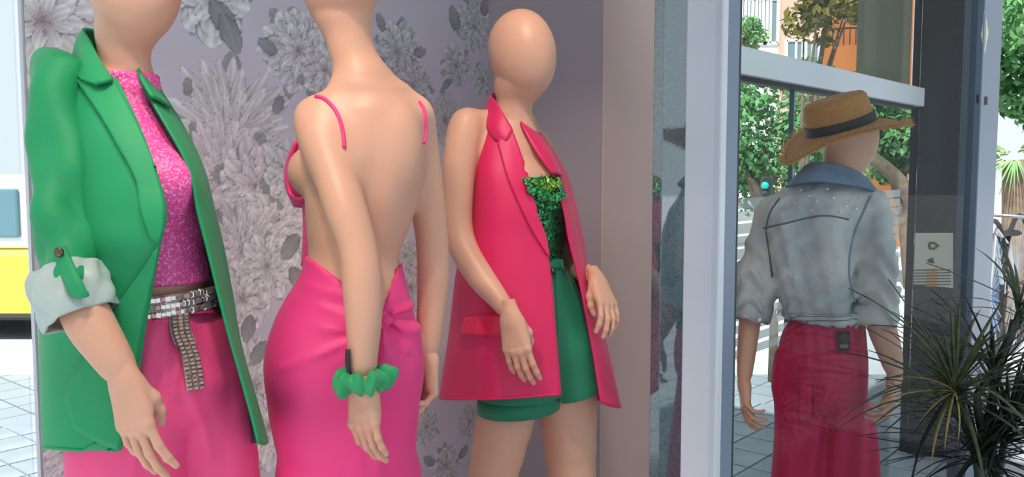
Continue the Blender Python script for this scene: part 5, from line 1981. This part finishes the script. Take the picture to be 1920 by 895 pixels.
# ------------------------------------------------------------------ mannequin in the denim jacket
def build_denim_mannequin():
    YC = 2.75
    root = empty('mannequin', (W3(1550, 700, YC)[0], YC, 0.0))
    tag(root, 'mannequin seen from behind in a denim jacket and crimson trousers', 'mannequin', GR)
    lo = (W3(1350, 0, YC)[0], 2.42, 0.0)
    hi = (W3(1715, 0, YC)[0], 3.12, 1.80)
    T = Field(lo, hi, 0.006)
    T.chain([ppt(1565, 380, 2.76, .06), ppt(1572, 340, 2.76, .05), ptt(1580, 290), ptt(1585, 250)], .03)
    T.loft([prow(372, 1500, 1600, 2.76, .06), prow(400, 1460, 1630, 2.76, .08), prow(450, 1465, 1615, 2.76, .095), prow(520, 1485, 1600, 2.76, .085),
            prow(600, 1500, 1595, 2.76, .07), prow(680, 1495, 1600, 2.76, .07)], .03)
    add_head(T, W3(1588, 242, 2.76), (.70, .30), .0, .94)
    A = T.like()
    A.chain([ppt(1452, 395, 2.80, .04), ppt(1430, 480, 2.83, .037), ppt(1412, 560, 2.83, .035), ppt(1404, 620, 2.81, .031), ppt(1398, 680, 2.78, .025), ppt(1395, 715, 2.765, .020)], .012, 18)
    A.chain([ppt(1638, 390, 2.72, .042), ppt(1645, 480, 2.69, .039), ppt(1645, 560, 2.67, .040), ppt(1652, 610, 2.65, .039), ppt(1668, 660, 2.62, .033), ppt(1677, 700, 2.60, .0225)], .012, 18)
    leg_to_floor(T, W3(1512, 700, 2.76), W3(1505, 930, 2.76), 0.0, .055, .05, (.5, .86))
    leg_to_floor(T, W3(1578, 700, 2.74), W3(1590, 930, 2.74), 0.0, .055, .05, (.5, .86))
    Bd = T.copy()
    Bd.F = smin(T.F, A.F, .02)
    body = Bd.mesh('body', M['skin'], root)
    # ---- jacket
    J = T.like()
    J.loft([prow(338, 1508, 1625, 2.76, .060), prow(352, 1478, 1640, 2.755, .082), prow(372, 1450, 1652, 2.755, .105), prow(400, 1440, 1652, 2.75, .122), prow(450, 1440, 1636, 2.75, .130),
            prow(500, 1452, 1620, 2.75, .130), prow(550, 1464, 1616, 2.75, .128), prow(590, 1474, 1622, 2.75, .126), prow(614, 1481, 1624, 2.75, .122)], 0, 2.25)
    J.chain([ppt(1462, 392, 2.79, .058), ppt(1441, 440, 2.80, .060), ppt(1424, 500, 2.81, .062), ppt(1412, 550, 2.81, .066), ppt(1408, 575, 2.81, .064)], .012, 14)
    J.chain([ppt(1630, 388, 2.72, .062), ppt(1642, 440, 2.69, .066), ppt(1641, 500, 2.67, .071), ppt(1638, 550, 2.655, .074), ppt(1638, 578, 2.65, .066)], .008, 14)
    X, Y, Z = J.xyz()
    wr = sines(X, Y, Z, 3, .010, (24, 24, 28)) + sines(X, Y, Z, 9, .005, (70, 70, 60))
    # long soft folds down the back, crumples in the sleeves
    xs_ = X - W3(1540, 0, 2.7)[0]
    fold = .010 * np.sin(xs_ * 46 + 5 * Z) * np.clip((1.42 - Z) / .1, 0, 1)
    slv = (X > W3(1600, 0, 2.68)[0]) | (X < W3(1445, 0, 2.75)[0])
    crum = .012 * np.sin(Z * 75 + X * 30 + 3 * np.sin(X * 40)) * np.clip((1.30 - Z) / .1, 0, 1) * slv
    J.F = np.maximum(J.F - wr - fold - crum, W3(0, 612, 2.63)[2] - Z - .0).astype(np.float32)
    jk = J.mesh('denim_jacket', M['denim'], root, 2)
    jk['label'] = 'washed denim jacket with rhinestones across the shoulders'
    bj = bvh_of(jk)
    YJ = 2.63
    drape_line('yoke_seam', bj, [(1432, 428), (1470, 420), (1510, 410), (1550, 405), (1592, 412)], .0028, M['denim_seam'], jk, YJ, 40, .0005)
    drape_line('armhole_seam', bj, [(1462, 372), (1446, 395), (1437, 430), (1442, 470), (1448, 520)], .0032, M['denim_seam'], jk, YJ, 30, .0005)
    drape_line('armhole_seam', bj, [(1632, 368), (1620, 395), (1604, 430), (1594, 470), (1592, 520), (1604, 570)], .0036, M['denim_dark'], jk, YJ, 30, .001)
    drape('hem_band', bj, [[(1484, 588), (1530, 590), (1580, 590), (1610, 586)], [(1484, 611), (1530, 612), (1580, 612), (1612, 610)]], 24, 6, .004, .006, M['denim'], jk, YJ)
    for y in (592, 600):
        drape_line('hem_stitch', bj, [(1486, y), (1530, y + 1), (1580, y + 1), (1610, y - 2)], .0010, M['denim_seam'], jk, YJ, 26, .008)
    # cuffs
    for nm, cen, rr, dirv in (('left', W3(1411, 585, 2.81), .060, W3(1404, 640, 2.80) - W3(1415, 560, 2.82)), ('right', W3(1641, 592, 2.645), .064, W3(1655, 640, 2.63) - W3(1640, 560, 2.66))):
        d = dirv / np.linalg.norm(dirv)
        pts = [cen - d * .030, cen - d * .012, cen + d * .010, cen + d * .028]
        v, f = tube_mesh(np.array(pts), [rr * .96, rr * 1.02, rr * 1.0, rr * .95], 40, None, False)
        v = np.array(v)
        ang = np.tile(np.linspace(0, 2 * math.pi, 40, endpoint=False), 4)
        v[:, 2] += .005 * np.sin(ang * 3) + .003 * np.sin(ang * 7)
        o = from_py('cuff', v, f, M['denim'], jk, True)
        solidify(o, .007, 0)
    # collar
    patch('jacket_collar', [[(1500, 330, 2.80), (1510, 312, 2.73), (1535, 305, 2.69), (1575, 310, 2.68), (1612, 325, 2.69), (1634, 345, 2.73), (1625, 345, 2.80)],
                            [(1484, 340, 2.80), (1496, 330, 2.71), (1530, 324, 2.655), (1575, 330, 2.645), (1618, 342, 2.655), (1642, 356, 2.71), (1636, 352, 2.80)],
                            [(1472, 352, 2.80), (1488, 346, 2.70), (1530, 340, 2.635), (1575, 344, 2.625), (1620, 352, 2.635), (1648, 362, 2.70), (1642, 358, 2.80)]], 40, 12, .006,
          M['denim_dark'], jk)
    # rhinestones over the yoke
    me = bpy.data.meshes.new('rhinestone')
    bm = bmesh.new()
    bmesh.ops.create_icosphere(bm, subdivisions=1, radius=.005)
    bm.to_mesh(me)
    bm.free()
    me.materials.append(M['rhine'])
    for (x, y) in [(1516, 353), (1518, 367), (1474, 391), (1541, 399), (1594, 379), (1585, 387), (1562, 371), (1500, 390), (1530, 378), (1480, 370), (1575, 398), (1502, 358), (1610, 372),
                   (1550, 355), (1466, 403), (1605, 392), (1522, 395), (1490, 380)]:
        o = bpy.data.objects.new('rhinestone', me)
        COL.objects.link(o)
        o.parent = jk
        o.location = hit(bj, x, y, .003, YJ)
        k_ = random.uniform(.6, 1.3)
        o.scale = (k_, k_, k_ * .8)
    p = W3(1424, 600, 2.735)
    tube('cuff_button', [p, p + (0, -.006, 0)], .008, M['rhine'], jk, 12)
    # ---- wide trousers
    P = T.like()
    P.loft([prow(596, 1484, 1614, 2.75, .108), prow(640, 1470, 1616, 2.75, .118), prow(690, 1460, 1619, 2.75, .130), prow(740, 1462, 1618, 2.75, .115), prow(790, 1485, 1600, 2.75, .05)], 0, 2.3)
    P.chain([ppt(1510, 670, 2.75, .085), ppt(1503, 760, 2.75, .080), ppt(1501, 895, 2.77, .082), (W3(1498, 0, 2.77)[0], 2.77, .12, .10)], .03, 14)
    P.chain([ppt(1568, 670, 2.74, .085), ppt(1580, 760, 2.735, .080), ppt(1592, 895, 2.73, .094), (W3(1606, 0, 2.73)[0], 2.73, .12, .125)], .012, 14)
    X, Y, Z = P.xyz()
    fo = .006 * np.sin(X * 95 + 2 * np.sin(Z * 4)) * np.clip((1.02 - Z) / .2, 0.1, 1) + .003 * np.sin(X * 190 + 1) * np.clip((Z - .85) / .1, 0, 1)
    P.F = np.maximum(P.F - fo, .1 - Z).astype(np.float32)
    tr = P.mesh('trousers', M['crimson'], root, 1)
    tr['label'] = 'wide crimson trousers with a hanging sash end'
    bt = bvh_of(tr)
    patch('sash_end', [[tuple_px(bt, 1500, 690, 2.6), tuple_px(bt, 1499, 740, 2.6), tuple_px(bt, 1497, 792, 2.58)], [tuple_px(bt, 1512, 690, 2.6), tuple_px(bt, 1512, 740, 2.59), tuple_px(bt, 1510, 790, 2.57)],
                       [tuple_px(bt, 1522, 690, 2.6), tuple_px(bt, 1522, 740, 2.6), tuple_px(bt, 1521, 786, 2.58)]], 16, 8, .005, M['crimson'], tr)
    tg = drape('hang_tag', bt, [[(1569, 622), (1570, 658)], [(1590, 622), (1592, 658)]], 6, 4, .010, .003, M['tag'], tr, 2.6)
    drape('tag_print', bt, [[(1574, 645), (1574, 653)], [(1586, 645), (1586, 653)]], 3, 3, .013, .001, M['tagl'], tr, 2.6)
    # ---- hands
    hand(root, W3(1395, 718, 2.763), W3(1398, 782, 2.72) - W3(1395, 715, 2.765), (-.8, .1, .1), False, (25, 35, 25), 9, .0, .92,
         curls=[(15, 25, 20), (25, 32, 25), (32, 38, 28), (38, 42, 30)])
    hand(root, W3(1678, 704, 2.598), W3(1668, 780, 2.56) - W3(1677, 700, 2.60), (.85, -.45, .2), True, (28, 35, 25), 6, .3, .98,
         curls=[(26, 34, 26), (30, 36, 26), (34, 40, 28), (38, 42, 30)])
    return root


def ptt(px, py):
    return ppt(px, py, 2.76, .048)


def tuple_px(bv, px, py, Yg):
    p = hit(bv, px, py, .008, Yg)
    return (px, py, p[1])


def build_hat():
    root = empty('straw_hat', W3(1585, 235, 2.76))
    tag(root, 'frayed straw hat with black band on the denim jacket mannequin', 'hat')
    c = W3(1577, 240, 2.76)
    # hat frame: leans back and to the left
    R = frame_of((.70, .30), -.10, 0)
    ax = np.array([.10, -.16, 1.0])
    up = np.array([-.32, -.10, 1.0])
    up /= np.linalg.norm(up)
    ex = np.array([1.0, 0, 0]) - up[0] * up
    ex /= np.linalg.norm(ex)
    ey = np.cross(up, ex)

    def ring(r, z, n, wav=0.0, ovx=1.0):
        out = []
        for i in range(n):
            t = 2 * math.pi * i / n
            zz = z + wav * (-3.0 * math.cos(t) ** 2 + .1 + .35 * math.sin(3 * t + 2.0) - 1.4 * math.exp(-((t - .75) / .5) ** 2))
            out.append(c + ex * r * ovx * math.cos(t) + ey * r * math.sin(t) + up * zz)
        return out
    n = 64
    v = []
    prof = [(.001, .096), (.05, .096), (.084, .093), (.092, .085), (.096, .06), (.099, .02), (.101, .0)]
    for r, z in prof:
        v += ring(r, z, n)
    o = from_py('crown', v, grid_faces(len(prof), n, True), M['straw'], root, True)
    solidify(o, .004)
    v = []
    for r, z in ((.102, .001), (.1035, .004), (.103, .026), (.101, .028)):
        v += ring(r, z, n)
    o = from_py('hat_band', v, grid_faces(4, n, True), M['black'], root, True)
    solidify(o, .003, 1)
    v = []
    rs = np.linspace(.100, .182, 9)
    for k, r in enumerate(rs):
        f = k / 8
        v += ring(r, .0, n, .017 * f ** 1.3)
    o = from_py('brim', v, grid_faces(9, n, True), M['straw'], root, True)
    solidify(o, .005)
    # frayed straw ends around the brim
    b = Bag()
    N = 1900
    for i in range(N):
        t = 2 * math.pi * i / N + random.uniform(-.01, .01)
        f = 1.0
        r = .179
        zz = .017 * (-3.0 * math.cos(t) ** 2 + .1 + .35 * math.sin(3 * t + 2.0) - 1.4 * math.exp(-((t - .75) / .5) ** 2))
        p = c + ex * r * math.cos(t) + ey * r * math.sin(t) + up * zz
        d = ex * math.cos(t + random.uniform(-.6, .6)) + ey * math.sin(t + random.uniform(-.6, .6)) + up * random.uniform(-.5, .9)
        d /= np.linalg.norm(d)
        L = random.uniform(.012, .034)
        s_ = np.cross(d, up) * .0024
        u_ = up * .0020
        q = p + d * L
        b.add([p - s_, p + s_, p + u_, q], [(0, 1, 3), (1, 2, 3), (2, 0, 3)])
    o = b.build('frayed_edge', M['fray'], root)
    o['kind'] = 'stuff'
    return root
# ================================================================== BUILD
build_dress_mannequin(); build_scrunchie(); build_vest_mannequin()
build_blazer_mannequin(); build_denim_mannequin(); build_hat()
